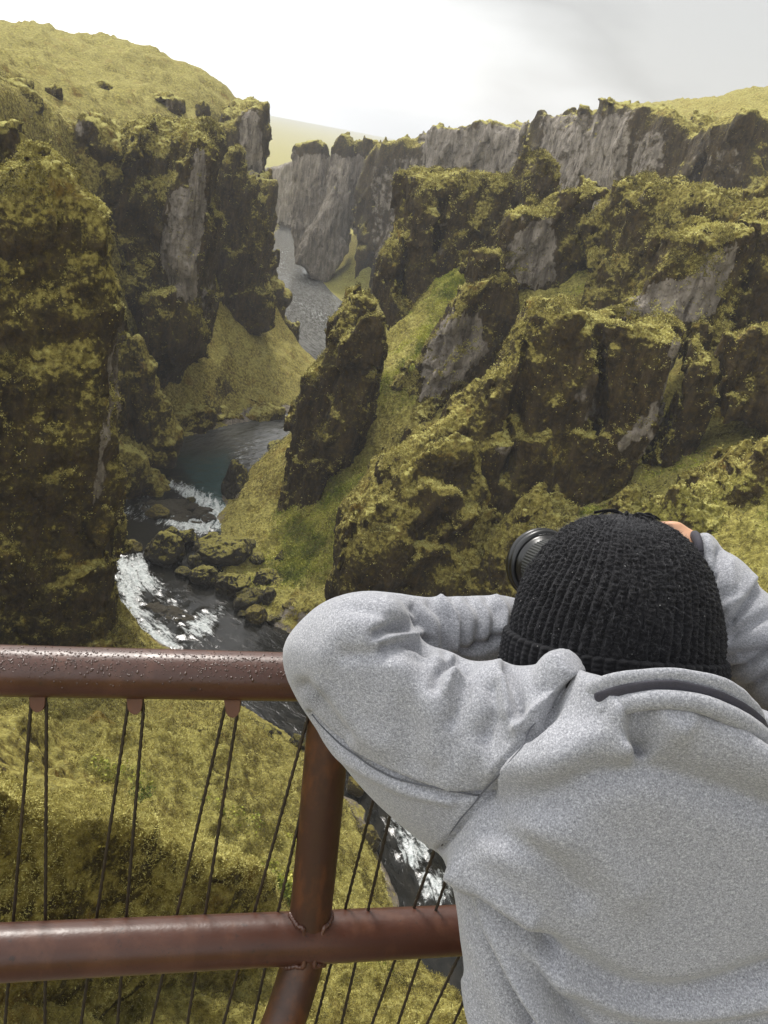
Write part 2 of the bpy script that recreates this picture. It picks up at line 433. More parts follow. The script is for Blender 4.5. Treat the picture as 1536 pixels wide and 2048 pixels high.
# the river bed pins the surface to the water line
_rp = RS[::6]; _rp = _rp[(_rp[:, 1] < 700)]
TPA = np.concatenate([TP, np.stack([_rp[:, 0], _rp[:, 1], np.full(len(_rp), -1.0)], 1)])
TW = tps_fit(TPA)
def ground_h(x, y, detail=True):
    h = tps_eval(TW, TPA, x, y)
    R = np.hypot(x, y)
    far = sst(520, 800, R)*sst(40, -40, x - 0.15*y + 20)
    h = h*(1-far) + far*4.0
    vf = sst(900, 1500, R); h = h*(1-vf) + vf*3.0
    p = np.stack([x, y, np.zeros_like(x)], -1)
    rd = river_d(x, y)
    if detail:
        k = sst(0.5, 14, rd)*(1-vf)*sst(8, 16, R)
        near = 1 - sst(60, 160, R)
        h = h + k*((2.4-0.9*sst(180, 240, R))*fbm(p + [0, 0, 3], 17, 4, ridge=True)*(1-0.3*near) + 1.4*fbm(p, 5.5, 4) + (0.9*near + 0.8*sst(110, 170, R))*fbm(p, 3.0, 3, ridge=True))
        h = h + sst(0, 3, rd)*(1-vf)*sst(3, 9, R)*((0.55+0.4*near)*fbm(p, 1.7, 4, 0.6) + (0.35+0.35*near)*(0.5-cell(p, 1.1)))
    # valley floor
    bank = rd + 1.2*fbm(p + [5, 5, 0], 5, 3)
    lim = -1.6 + np.where(bank > -3, (bank+3)*0.62, 0) + np.maximum(bank-1.5, 0)*(2.2 + 5*sst(225, 248, y)*sst(-42, -50, x)*sst(330, 290, y))
    h = np.where(R < 1500, smin(h, lim, 0.8), h)
    h = np.where(bank < 0, np.minimum(h, -0.25 + 0.12*np.maximum(bank, -10)), np.maximum(h, 0.25*sst(0, 1.0, bank) - 0.3))
    return h
def build_ground():
    a0 = np.linspace(-50, 50, 640)
    ang = np.radians(np.concatenate([np.linspace(-180, -51, 60), a0, np.linspace(51, 180, 60)[:-1]]))
    r = np.concatenate([[0.01, 1, 2, 3, 4, 5], np.geomspace(5.6, 620, 820), np.geomspace(640, 6000, 50)])
    A, Rr = np.meshgrid(ang, r, indexing='ij')
    x = Rr*np.sin(A); y = Rr*np.cos(A)
    z = ground_h(x, y)
    V = np.stack([x, y, z], -1).reshape(-1, 3); na, nr = A.shape
    i = np.arange(na)[:, None]; j = np.arange(nr-1)[None]
    i2 = (i+1) % na
    Q = np.stack([i*nr+j, i*nr+j+1, i2*nr+j+1, i2*nr+j], -1).reshape(-1, 4)[:, ::-1]
    xs, ys, zs = V[:, 0], V[:, 1], V[:, 2]
    u, v, d = proj(V)
    lush = np.zeros(len(V))
    for (cx, cy, rr, s) in [(-8, 106, 9, 1), (-4, 100, 6, 1), (-14, 118, 6, .5), (1, 132, 9, 1.0), (7, 148, 9, 1), (20, 141, 8, .6), (40, 84, 14, .7), (24, 88, 9, .45), (-9, 22, 4, .6), (-7, 31, 2.5, 1.1), (-11, 24, 2, 1.1), (-2, 38, 2.5, .8), (3, 30, 2.5, .7), (-14, 40, 3, .8), (-38, 140, 7, .8), (-16, 262, 24, 0.6), (-5, 48, 9, .3), (-60, 430, 40, .5), (-30, 345, 25, .45)]:
        lush = np.maximum(lush, s*np.exp(-((xs-cx)**2+(ys-cy)**2)/(rr*rr)))
    R = np.hypot(xs, ys)
    lush = np.maximum(lush, 0.15*sst(600, 1000, R))
    lush *= np.clip(0.75 + 0.9*fbm(V, 6, 3), 0, 1.3)
    soil = sst(25, -25, poly_sd(u+60*fbm(V, 2.5, 4), v+60*fbm(V+9, 2.5, 4), [(-60, 1430), (40, 1440), (130, 1520), (240, 1590), (340, 1640), (330, 1665), (200, 1625), (100, 1590), (-60, 1540)]))*(d < 60)
    lush = lush*(1-soil) - 0.9*soil
    lush -= 1.1*sst(0.0, 0.36, fbm(V + 50, 13, 5, 0.6))*sst(120, 160, R)*(xs < 0)*(R < 420)
    rd = river_d(xs, ys)
    bare = np.clip(sst(3.0, 0.4, rd + 1.5*fbm(V, 3, 3)), 0, 1)*1.2
    SURF['ground'] = (V, Q, lush)
    o = mesh_np('ground', V, Q, M_GRASS, attrs={'mz': vnormals(V, Q)[:, 2], 'lush': lush, 'bare': bare})
    tag(o, kind='structure')
    return o

# ------------------------------------------------------------------ crags and cliffs
def plane_of(line):
    """vertical plane through two (u, v, D) points"""
    a = W(*line[0]); b = W(*line[1]); e = b-a; e[2] = 0; e /= np.linalg.norm(e)
    n = np.array([e[1], -e[0], 0.0])
    if n @ (CAM-a) < 0: n = -n
    return (a+b)/2, e, n
def slab(poly, line, t=10, r=2.0, lean=0.0, flare=0.0, back=None):
    P0, e, n = plane_of(line)
    up = np.array([0, 0, 1.0]); L = math.radians(lean)
    up2 = up*math.cos(L) - n*math.sin(L); n2 = n*math.cos(L) + up*math.sin(L)
    q = []
    for u, v in poly:
        d = ray(u, v); s = ((P0-CAM) @ n2)/(d @ n2); w = CAM + d*s - P0
        q.append((w @ e, w @ up2))
    q = np.array(q)
    s = dict(P0=P0, e=e, up=up2, n=n2, poly=q, t=t, r=r, flare=flare, top=q[:, 1].max(), back=back if back is not None else t)
    c = []
    for k in (-1, 1):
        for (x, y) in q:
            c.append(P0 + e*x + up2*y + n2*k*(t+flare*(s['top']-y)+r))
    c = np.array(c); s['lo'] = c.min(0); s['hi'] = c.max(0)
    return s
def slab_f(s, p):
    w = p - s['P0'].astype(np.float32)
    a = w @ s['e'].astype(np.float32); b = w @ s['up'].astype(np.float32); c = w @ s['n'].astype(np.float32)
    st = 0.5; lo = s['poly'].min(0)-8; hi = s['poly'].max(0)+8
    gx = np.arange(lo[0], hi[0]+st, st); gy = np.arange(lo[1], hi[1]+st, st)
    T = poly_sd(*np.meshgrid(gx, gy, indexing='ij'), s['poly']).astype(np.float32)
    fx = np.clip((a-lo[0])/st, 0, len(gx)-1.001); fy = np.clip((b-lo[1])/st, 0, len(gy)-1.001)
    i = fx.astype(np.int32); j = fy.astype(np.int32); fx = fx-i; fy = fy-j
    d2 = (T[i, j]*(1-fx)+T[i+1, j]*fx)*(1-fy) + (T[i, j+1]*(1-fx)+T[i+1, j+1]*fx)*fy
    th = s['t']*0.5 + s['flare']*np.maximum(s['top']-b, 0)
    d3 = np.where(c > 0, c - th, -c - (s['back']-s['t']*0.5) - s['flare']*np.maximum(s['top']-b, 0))
    return smax(d2, d3, s['r']).astype(np.float32)
def crag(name, slabs, vox=0.8, warp=1.3, rough=1.0, layer=0.0, flute=1.0, mat=None, sub=2, k=1.2, bare=(), lush=(), moss=1.0, seed=0, tuft=None, arete=1.9, cuts=(), erode=0.0, lean=0.30):
    lo = np.min([s['lo'] for s in slabs], 0) - 4; hi = np.max([s['hi'] for s in slabs], 0) + 4
    lo[2] = max(lo[2], -4)
    ax = [np.arange(lo[c], hi[c]+vox, vox, dtype=np.float32) for c in range(3)]
    p = np.stack(np.meshgrid(*ax, indexing='ij'), -1)
    sd = np.float32(seed*13.7)
    wv = np.stack([fbm(p + sd + o, 9, 2) for o in (0, 31.7, 63.1)], -1)
    pw = p + wv*np.float32(warp*0.75)
    f = None
    for s in slabs:
        g = slab_f(s, pw); f = g if f is None else smin(f, g, k)
    f = f + np.float32(erode)
    for s in cuts: f = smax(f, -slab_f(s, pw), 0.3)
    # upright joints: broken planes and cells stretched in height give angular pillars with creases between them
    st = np.array([1, 1, 0.30], np.float32); m = np.abs(f) < 4.5; q = pw[m]; g = np.zeros(len(q), np.float32)
    # sharp ribs that run down the faces, leaning a little to the right towards the top
    q2 = q.copy(); q2[:, 0] -= lean*q[:, 2]; q2[:, 2] *= 0.22
    if flute: g -= flute*arete*(fbm(q2 + sd, 8.5, 2, 0.45, ridge=True) - 0.38)
    if flute: g += flute*(0.95*facet(q*st + sd, 5.5) + 0.75*(cell(q*st + sd + 9, 3.3) - 0.55) + 0.3*facet(q*np.array([1, 1, 0.5], np.float32) + sd + 4, 2.6))
    if layer: g += layer*fbm(q*np.array([0.3, 0.3, 1.3], np.float32) + sd, 3.2, 3)
    g += rough*(0.65*facet(q + sd, 8.0) + 0.25*fbm(q + sd, 3.0, 3))
    f[m] += g
    f[:, :, 0] = np.maximum(f[:, :, 0], 0.1); f[0] = np.maximum(f[0], .1); f[-1] = np.maximum(f[-1], .1); f[:, 0] = np.maximum(f[:, 0], .1); f[:, -1] = np.maximum(f[:, -1], .1); f[:, :, -1] = np.maximum(f[:, :, -1], .1)
    V, Q = surface_nets(f, lo.astype(np.float32), np.float32(vox))
    for _ in range(sub): V, Q = subdiv(V, Q)
    N = vnormals(V, Q)
    up = np.clip(N[:, 2], -1, 1)
    mossy = sst(0.15, 0.75, up + 0.7*fbm(V + sd, 4, 3))*moss
    # angular rock detail, then moss cushions on what faces up
    bz = np.array([1, 1, .45], np.float32); d = 0.14*rough*fbm(V + sd, 1.6, 4, 0.55, ridge=True) + 0.12*rough*fbm(V, 0.7, 3, 0.6) + 0.27*rough*facet(V*bz + sd, 1.5) + 0.09*rough*facet(V*bz, 0.6)
    c1 = cell(V + 0.5*wv_at(V), 1.5); c2 = cell(V, 0.62)
    d = d + mossy*(0.50*(0.62-c1) + 0.24*(0.6-c2))
    if layer: d = d + layer*0.45*fbm(V*np.array([0.25, 0.25, 1.6], np.float32), 2.0, 3)
    V = V + N*d[:, None]
    u, v, dd = proj(V)
    N = vnormals(V, Q); face = ((CAM - V)*N).sum(1) > 0
    jit = (3600/np.maximum(dd, 40))*fbm(V*bz, 3.2, 5, 0.65); jit2 = (5200/np.maximum(dd, 40))*fbm(V*bz + 40, 3.2, 5, 0.65)
    ba = np.zeros(len(V)); lu = np.zeros(len(V))
    for poly, amt in bare: ba = np.maximum(ba, amt*sst(16, -16, poly_sd(u+jit, v+jit2, poly)))
    for poly, amt in lush: lu = np.maximum(lu, amt*sst(12, -12, poly_sd(u+jit, v+jit2, poly)))
    if name == 'mossy_rib': SURF['rib'] = (V, Q)
    elif tuft: SURF.setdefault('crags', []).append((V, Q, tuft[0], tuft[1]))
    o = mesh_np(name, V, Q, mat or M_ROCK, attrs={'mz': up, 'bare': ba, 'lush': lu})
    tag(o, kind='structure')
    return o
def wv_at(V):
    return np.stack([vnoise(V*0.7 + o) for o in (0, 11.3, 27.9)], -1)

def build_crags():
    # ---- far right wall, spires at the bend
    crag('cliff', [slab([(520, 350), (548, 338), (570, 328), (592, 324), (620, 320), (620, 470), (520, 470)], ((520, 400, 530), (620, 400, 518)), 26, 2)],
         1.4, 1.0, 1.0, mat=M_ROCK, sub=1, bare=[([(500, 300), (640, 300), (640, 450), (500, 450)], .9)], seed=1, moss=.6)
    crag('cliff', [slab([(588, 302), (594, 284), (610, 279), (625, 283), (642, 281), (655, 292), (656, 330), (660, 420), (650, 500), (620, 530), (592, 510), (590, 430)], ((590, 500, 381), (660, 500, 378)), 14, 1.0),
                   slab([(662, 305), (668, 277), (680, 264), (700, 268), (705, 282), (706, 400), (700, 470), (690, 500), (660, 500), (655, 400)], ((650, 500, 367), (706, 500, 364)), 8, 1.0, flare=.05),
                   slab([(640, 420), (668, 372), (690, 420), (688, 500), (660, 555), (640, 562), (612, 545), (588, 522), (600, 490)], ((590, 500, 358), (690, 500, 362)), 7, 1.0, flare=.10),
                   slab([(712, 302), (717, 281), (735, 274), (755, 280), (764, 300), (780, 330), (780, 500), (716, 500)], ((711, 450, 372), (790, 450, 368)), 12, 1.0)],
         0.8, .5, .8, flute=.9, sub=1, k=.5, mat=M_ROCK, bare=[([(570, 300), (670, 310), (715, 310), (800, 340), (800, 470), (700, 500), (660, 580), (560, 560)], .9)], seed=2, moss=.7)
    crag('cliff', [slab([(770, 318), (800, 293), (830, 290), (850, 291), (880, 269), (910, 263), (935, 267), (960, 266), (1000, 261), (1010, 254), (1040, 256), (1070, 261), (1130, 259), (1150, 300), (1150, 620), (770, 620)], ((770, 400, 352), (1150, 400, 292)), 34, 2)],
         1.1, 1.0, .9, flute=1.5, arete=2.8, sub=1, mat=M_ROCK, bare=[([(840, 250), (1200, 230), (1200, 520), (840, 520)], .66), ([(740, 330), (850, 300), (850, 520), (740, 520)], .5)], seed=3, moss=.8)
    crag('cliff', [slab([(1110, 262), (1150, 250), (1180, 246), (1220, 240), (1260, 238), (1290, 232), (1300, 224), (1320, 229), (1340, 233), (1400, 239), (1450, 241), (1536, 251), (1620, 256), (1620, 560), (1110, 600)], ((1110, 400, 292), (1620, 400, 212)), 36, 2)],
         1.0, 1.1, 1.0, flute=1.6, arete=2.8, sub=1, mat=M_ROCK, bare=[([(1080, 220), (1270, 220), (1250, 500), (1080, 500)], .62), ([(1260, 260), (1345, 250), (1330, 400), (1250, 400)], .52), ([(1370, 290), (1500, 300), (1480, 400), (1380, 380)], .42)], seed=4, moss=.9)
    # ---- left side, far promontory
    crag('cliff', [slab([(430, 250), (470, 206), (500, 203), (520, 204), (526, 212), (529, 270), (530, 345), (525, 420), (430, 420)], ((430, 300, 264), (526, 300, 266)), 22, 2.0),
                   slab([(440, 330), (500, 345), (530, 362), (544, 362), (545, 400), (541, 470), (546, 540), (560, 562), (574, 575), (577, 592), (563, 606), (560, 622), (577, 640), (579, 672), (560, 690), (500, 680), (420, 660)], ((430, 500, 247), (560, 500, 251)), 18, 3.0)],
         0.9, 1.5, 1.3, flute=1.2, sub=1, bare=[([(480, 225), (522, 225), (525, 350), (500, 360), (478, 300)], .95)], seed=5)
    # ---- left massif above the pool
    crag('cliff', [slab([(285, 238), (330, 240), (390, 234), (413, 246), (432, 272), (440, 305), (430, 345), (428, 400), (440, 450), (436, 500), (428, 560), (432, 640), (420, 680), (390, 720), (330, 790), (290, 800), (265, 640), (235, 560), (222, 450), (215, 340), (235, 285)], ((220, 500, 172), (436, 500, 168)), 18, 3, flare=.05),
                   slab([(345, 330), (380, 290), (412, 270), (424, 290), (420, 380), (418, 470), (405, 540), (395, 600), (340, 590), (322, 500), (332, 400)], ((330, 500, 158), (420, 500, 160)), 7, 1.5, flare=.05),
                   slab([(425, 320), (465, 290), (482, 310), (485, 345), (512, 372), (535, 400), (543, 480), (540, 545), (556, 590), (540, 660), (470, 660), (415, 640)], ((420, 500, 200), (545, 500, 206)), 12, 2.5),
                   slab([(270, 600), (300, 570), (340, 560), (400, 600), (428, 640), (420, 700), (390, 725), (330, 760), (280, 720)], ((270, 650, 152), (428, 650, 160)), 8, 2)],
         0.8, 1.6, 1.3, sub=2, bare=[([(335, 395), (372, 370), (400, 300), (418, 330), (412, 400), (395, 480), (392, 590), (375, 605), (340, 580), (325, 520)], 1.1), ([(400, 590), (425, 560), (425, 640), (405, 640)], .7)], seed=6, tuft=(12000, 0.28))
    crag('cliff', [slab([(210, 640), (232, 612), (262, 640), (290, 690), (302, 750), (330, 800), (352, 850), (345, 895), (300, 905), (200, 905)], ((210, 750, 141), (345, 750, 145)), 9, 2, flare=.08),
                   slab([(200, 905), (236, 885), (262, 900), (300, 935), (330, 962), (338, 985), (200, 985)], ((200, 940, 130), (330, 940, 136)), 9, 2.5)],
         0.6, 1.2, 1.2, sub=1, seed=7, mat=M_MOSS)
    crag('hill_outcrop', [slab([(245, 235), (262, 205), (300, 190), (345, 182), (375, 195), (378, 240), (240, 245)], ((240, 220, 226), (378, 220, 230)), 8, 2),
                          slab([(395, 225), (400, 200), (415, 198), (415, 235)], ((390, 220, 236), (415, 220, 238)), 4, 1)],
         0.8, 1.0, 1.0, sub=1, seed=8, bare=[([(310, 195), (365, 195), (370, 235), (310, 235)], .5)])
    crag('hill_outcrop', [slab([(172, 200), (180, 165), (200, 152), (222, 165), (228, 202)], ((170, 190, 222), (228, 190, 224)), 5, 1.5)], 0.7, .8, .8, sub=1, seed=9)
    crag('hill_outcrop', [slab([(92, 192), (98, 170), (110, 166), (122, 190), (118, 200)], ((92, 190, 190), (122, 190, 192)), 4, 1)], 0.6, .7, .8, sub=1, seed=10)
    crag('hill_ridge', [slab([(-150, 120), (0, 158), (60, 176), (120, 205), (165, 240), (190, 240), (260, 270), (260, 330), (190, 420), (-150, 380)], ((-150, 250, 158), (260, 300, 172)), 12, 3, flare=.15)], 0.9, 1.6, 1.3, sub=1, seed=11, mat=M_MOSS,
         bare=[([(20, 190), (70, 190), (60, 240), (25, 240)], .4), ([(140, 235), (190, 240), (185, 290), (150, 290)], .5)])
    crag('hill_ridge', [slab([(-150, 180), (0, 225), (30, 250), (70, 285), (100, 310), (100, 420), (-150, 420)], ((-150, 300, 105), (100, 300, 112)), 8, 2, flare=.1)], 0.7, 1.3, 1.1, sub=1, seed=12, mat=M_MOSS)
    # ---- near left wall
    crag('cliff', [slab([(-140, 330), (0, 322), (50, 300), (105, 292), (148, 305), (178, 335), (193, 372), (206, 402), (212, 440), (216, 500), (226, 545), (228, 640), (216, 690), (213, 735), (222, 800), (220, 880), (232, 950), (236, 1050), (230, 1130), (243, 1200), (272, 1250), (312, 1300), (340, 1400), (-140, 1420)], ((-140, 800, 84), (230, 800, 86)), 16, 2.0, flare=.02),
                   slab([(205, 385), (224, 405), (224, 560), (240, 640), (237, 760), (228, 880), (240, 960), (240, 1090), (190, 1120), (190, 400)], ((190, 800, 92), (240, 800, 94)), 7, 1.2),
                   slab([(-140, 720), (0, 700), (120, 706), (200, 720), (212, 745), (205, 800), (215, 900), (160, 1000), (-140, 1000)], ((-140, 800, 77), (215, 800, 80)), 5, 1.5)],
         0.55, 1.0, 1.0, layer=.3, flute=.4, arete=1.0, erode=.7, lean=0.0, sub=2, seed=13, tuft=(60000, 0.17), mat=M_BLOT, bare=[([(216, 640), (240, 640), (235, 800), (200, 1000), (195, 1040), (186, 960), (206, 850)], .75)])
    # ---- right crags
    crag('crag', [slab([(703, 590), (718, 578), (742, 580), (758, 590), (760, 612), (776, 650), (772, 720), (752, 800), (738, 880), (710, 950), (700, 1000), (640, 1085), (600, 1090), (566, 1062), (548, 1040), (570, 975), (574, 900), (582, 830), (598, 790), (606, 745), (640, 700), (655, 655), (684, 628)], ((560, 850, 119), (760, 850, 122)), 6, 1.0, flare=.05),
                  slab([(690, 690), (740, 640), (756, 640), (742, 760), (716, 860), (640, 1010), (610, 1080), (575, 1060), (600, 980), (640, 860)], ((590, 950, 115), (720, 950, 115)), 4, .6)],
         0.45, .7, 1.0, sub=2, k=.5, seed=14, lean=0.42, tuft=(9000, 0.2), arete=2.2)
    crag('crag', [slab([(832, 352), (850, 345), (900, 345), (960, 342), (990, 335), (1006, 345), (1008, 380), (1000, 440), (980, 480), (930, 530), (880, 570), (800, 640), (770, 650), (752, 600), (760, 510), (790, 480), (800, 440), (812, 400)], ((760, 480, 158), (1008, 480, 168)), 12, 1.8, flare=.04),
                  slab([(835, 420), (860, 400), (890, 410), (900, 470), (880, 540), (840, 540)], ((835, 470, 154), (900, 470, 157)), 5, 1.2)],
         0.65, 1.2, 1.1, sub=2, seed=15, lean=0.6, tuft=(9000, 0.26), cuts=[slab([(884, 400), (893, 400), (880, 580), (868, 580)], ((866, 480, 155), (894, 480, 156)), 8, .2), slab([(826, 430), (832, 430), (815, 600), (806, 600)], ((806, 500, 154), (832, 500, 155)), 7, .2)], bare=[([(870, 440), (890, 440), (890, 540), (868, 540)], .45)])
    crag('crag', [slab([(898, 548), (940, 536), (990, 545), (1012, 562), (1022, 620), (1004, 700), (965, 765), (905, 810), (850, 860), (790, 900), (765, 880), (800, 800), (830, 740), (860, 680), (885, 620)], ((770, 700, 121), (1022, 700, 130)), 9, 1.6, flare=.05),
                  slab([(945, 500), (985, 488), (1012, 505), (1015, 560), (960, 560)], ((945, 530, 136), (1015, 530, 138)), 7, 1.5)],
         0.55, 1.1, 1.0, sub=2, seed=16, lean=0.6, tuft=(10000, 0.2), bare=[([(880, 660), (920, 625), (960, 640), (968, 690), (930, 770), (870, 800), (838, 790), (850, 720)], 1.05)])
    crag('crag', [slab([(940, 520), (985, 492), (1008, 425), (1040, 412), (1080, 396), (1110, 372), (1150, 361), (1198, 363), (1221, 378), (1214, 395), (1190, 410), (1182, 440), (1180, 530), (1160, 600), (1100, 610), (1000, 590), (930, 570)], ((940, 480, 144), (1220, 480, 152)), 11, 1.8, flare=.03)],
         0.6, 1.2, 1.1, sub=2, seed=17, lean=0.6, tuft=(9000, 0.25), bare=[([(1030, 480), (1075, 440), (1108, 425), (1112, 480), (1105, 560), (1060, 570), (1012, 545)], 1.1)])
    crag('rock_spire', [slab([(1015, 420), (1028, 372), (1048, 332), (1068, 300), (1090, 320), (1110, 345), (1106, 380), (1100, 440), (1010, 460)], ((1015, 400, 172), (1106, 400, 176)), 9, 1.4, flare=.05)], 0.7, 1.2, 1.4, sub=2, seed=18, tuft=(4000, 0.28))
    crag('crag', [slab([(1200, 450), (1230, 402), (1260, 376), (1290, 369), (1380, 371), (1440, 379), (1490, 396), (1536, 420), (1640, 440), (1640, 660), (1200, 660)], ((1200, 500, 150), (1640, 500, 136)), 16, 2.5, flare=.12),
                  slab([(1502, 410), (1514, 376), (1540, 364), (1620, 362), (1640, 450), (1506, 440)], ((1500, 400, 138), (1640, 400, 134)), 10, 2)],
         0.7, 1.4, 1.2, sub=2, seed=19, tuft=(14000, 0.25), mat=M_MOSS, layer=.3)
    crag('crag', [slab([(1195, 620), (1225, 598), (1258, 560), (1290, 530), (1310, 500), (1320, 470), (1370, 450), (1390, 432), (1430, 428), (1470, 440), (1482, 470), (1472, 515), (1456, 560), (1440, 610), (1420, 660), (1380, 700), (1250, 690), (1190, 650)], ((1195, 560, 114), (1480, 560, 122)), 9, 1.6, lean=8)],
         0.5, 1.0, 1.0, sub=2, seed=20, lean=0.6, tuft=(10000, 0.2), bare=[([(1240, 610), (1290, 560), (1340, 560), (1400, 540), (1440, 500), (1475, 470), (1470, 520), (1440, 600), (1400, 650), (1280, 640)], 1.1)])
    crag('crag', [slab([(1040, 650), (1060, 616), (1100, 611), (1152, 615), (1160, 630), (1200, 640), (1280, 651), (1340, 650), (1368, 656), (1374, 690), (1354, 760), (1320, 860), (1290, 920), (1262, 960), (1270, 1100), (980, 1120), (955, 980), (930, 900), (890, 890), (920, 830), (980, 762), (1020, 695)], ((930, 800, 98), (1374, 800, 106)), 10, 1.6, flare=.05),
                  slab([(1060, 612), (1075, 607), (1148, 609), (1152, 622), (1100, 640), (1050, 640)], ((1050, 620, 97), (1152, 620, 99)), 6, 1.0),
                  slab([(1036, 650), (1062, 622), (1080, 660), (1050, 760), (1010, 880), (965, 985), (930, 960), (860, 930), (800, 950), (745, 990), (752, 940), (800, 895), (880, 850), (925, 800), (985, 735)], ((760, 940, 93), (1070, 650, 98.5)), 3.2, .7, flare=.03)],
         0.5, 1.1, 1.0, sub=2, seed=21, lean=0.6, tuft=(16000, 0.18), arete=0.9, flute=.7, cuts=[slab([(1376, 640), (1398, 640), (1340, 860), (1285, 970), (1258, 965), (1318, 850)], ((1250, 800, 99), (1400, 800, 102)), 12, .3), slab([(1052, 690), (1064, 690), (1040, 850), (1000, 960), (990, 955), (1024, 850)], ((990, 850, 94), (1064, 850, 96)), 4, .3), slab([(1196, 640), (1204, 640), (1190, 900), (1182, 900)], ((1180, 800, 98), (1206, 800, 98.5)), 5, .2)], bare=[([(1340, 680), (1366, 680), (1330, 820), (1290, 900), (1240, 930), (1230, 900), (1300, 820)], .72), ([(1150, 790), (1200, 780), (1210, 850), (1160, 860)], .5), ([(975, 900), (1040, 780), (1050, 690), (1062, 700), (1020, 860), (985, 950)], .5)])
    crag('crag', [slab([(745, 955), (776, 915), (800, 905), (845, 872), (880, 868), (915, 850), (950, 872), (980, 930), (996, 1000), (1008, 1080), (1030, 1170), (1000, 1260), (690, 1260), (666, 1150), (688, 1065), (702, 1010)], ((680, 1050, 94), (1020, 1050, 97)), 9, 1.2, flare=.10),
                  slab([(690, 1080), (760, 985), (840, 950), (960, 985), (975, 1060), (1005, 1200), (990, 1260), (690, 1260)], ((680, 1100, 90), (1020, 1100, 91)), 5, .8, flare=.05)],
         0.45, .8, .9, sub=2, k=.6, seed=22, lean=0.6, tuft=(14000, 0.17), layer=.2, mat=M_BLOT)
    crag('crag', [slab([(1365, 690), (1382, 655), (1436, 640), (1446, 700), (1442, 800), (1430, 930), (1330, 1000), (1280, 960), (1345, 790)], ((1300, 780, 106), (1446, 780, 108)), 8, 1.6, flare=.05),
                  slab([(1440, 660), (1480, 642), (1536, 650), (1640, 655), (1640, 850), (1536, 840), (1490, 822), (1450, 800)], ((1440, 720, 110), (1640, 720, 108)), 9, 1.6, flare=.05),
                  slab([(1440, 560), (1485, 440), (1536, 440), (1640, 450), (1640, 680), (1430, 680)], ((1440, 560, 126), (1640, 560, 124)), 9, 1.6)],
         0.55, 1.1, 1.0, sub=2, seed=23, lean=0.6, tuft=(12000, 0.2), cuts=[slab([(1440, 630), (1456, 640), (1450, 820), (1432, 960), (1420, 960), (1440, 800)], ((1420, 780, 104), (1456, 780, 105)), 12, .3)])
    crag('crag', [slab([(1010, 1060), (1060, 1010), (1100, 960), (1130, 1000), (1180, 1040), (1230, 1010), (1255, 975), (1300, 985), (1340, 950), (1400, 930), (1450, 895), (1500, 862), (1560, 838), (1660, 815), (1660, 1400), (1000, 1400)], ((940, 1050, 96), (1660, 1050, 90)), 8, .8, flare=.22),
                  slab([(1330, 1040), (1400, 1000), (1500, 1010), (1640, 970), (1640, 1400), (1320, 1400)], ((1320, 1080, 88), (1640, 1080, 86)), 5, .8, flare=.2)],
         0.5, 1.2, 1.3, sub=2, seed=25, tuft=(22000, 0.2), mat=M_BLOT, flute=1.1, lush=[([(1250, 1000), (1640, 900), (1640, 1300), (1250, 1300)], .3)])
    crag('crag', [slab([(330, 845), (360, 815), (420, 805), (470, 818), (520, 812), (575, 822), (610, 820), (610, 850), (520, 858), (440, 856), (360, 880), (330, 885)], ((330, 840, 160), (610, 830, 186)), 5, .8, flare=.1)],
         0.5, .9, 1.0, sub=1, seed=26, mat=M_BLOT)
    # ---- near rib under the railing
    crag('mossy_rib', [slab([(-200, 1420), (0, 1512), (60, 1535), (110, 1572), (170, 1585), (230, 1605), (300, 1635), (345, 1660), (400, 1686), (460, 1697), (492, 1725), (502, 1765), (480, 1815), (440, 1900), (430, 2200), (-200, 2400)], ((-100, 1700, 19.0), (500, 1700, 28)), 3.4, 0.5, lean=10)],
         0.22, .6, .45, sub=2, seed=24, mat=M_GRASS, flute=.25, k=.6)
# ------------------------------------------------------------------ river surface
def river_material():
    n = NT('river_water'); p = n.pos()
    foam = n.attr('foam')
    cx = n.n.new('ShaderNodeCombineXYZ'); n.set(cx.inputs[0], n.attr('along')); n.set(cx.inputs[1], n.attr('across'))
    q = cx.outputs[0]
    streak = n.noise(n.scale(q, (0.30, 1.25, 1)), 1.0, 7, 0.68, 1.0); lace = n.noise(p, 2.6, 5, 0.7, 0.8)
    w1 = n.noise(n.scale(q, (0.45, 1.0, 1)), 0.9, 5, 0.6, 0.5); w2 = n.noise(p, 3.4, 4, 0.6)
    f = n.math('ADD', foam, n.math('MULTIPLY', n.math('SUBTRACT', streak, 0.5), 2.3)); f = n.math('ADD', f, n.math('MULTIPLY', n.math('SUBTRACT', lace, 0.5), 1.0))
    fm = n.math('MULTIPLY', n.rng(f, 0.40, 1.05), n.rng(foam, 0.05, 0.25))
    col = n.ramp(w1, [(0.3, (0.006, 0.0065, 0.006)), (0.6, (0.016, 0.015, 0.012)), (0.8, (0.040, 0.034, 0.026))])
    col = n.mix(n.math('MULTIPLY', n.attr('sky_sheen'), n.rng(streak, 0.35, 0.65, 0.35, 1.0)), col, (0.23, 0.23, 0.215))  # pale sky reflection painted into the water's base colour
    col = n.mix(n.attr('teal'), col, (0.030, 0.075, 0.075))
    white = n.ramp(lace, [(0.3, (0.26, 0.31, 0.31)), (0.62, (0.66, 0.68, 0.68))])
    col = n.mix(fm, col, white)
    nb = n.bump(n.math('ADD', w1, n.math('MULTIPLY', w2, 0.35)), 0.4, 0.16)
    return n.fin(col, n.rng(fm, 0, 1, 0.10, 0.8), nb, **{'IOR': 1.33})
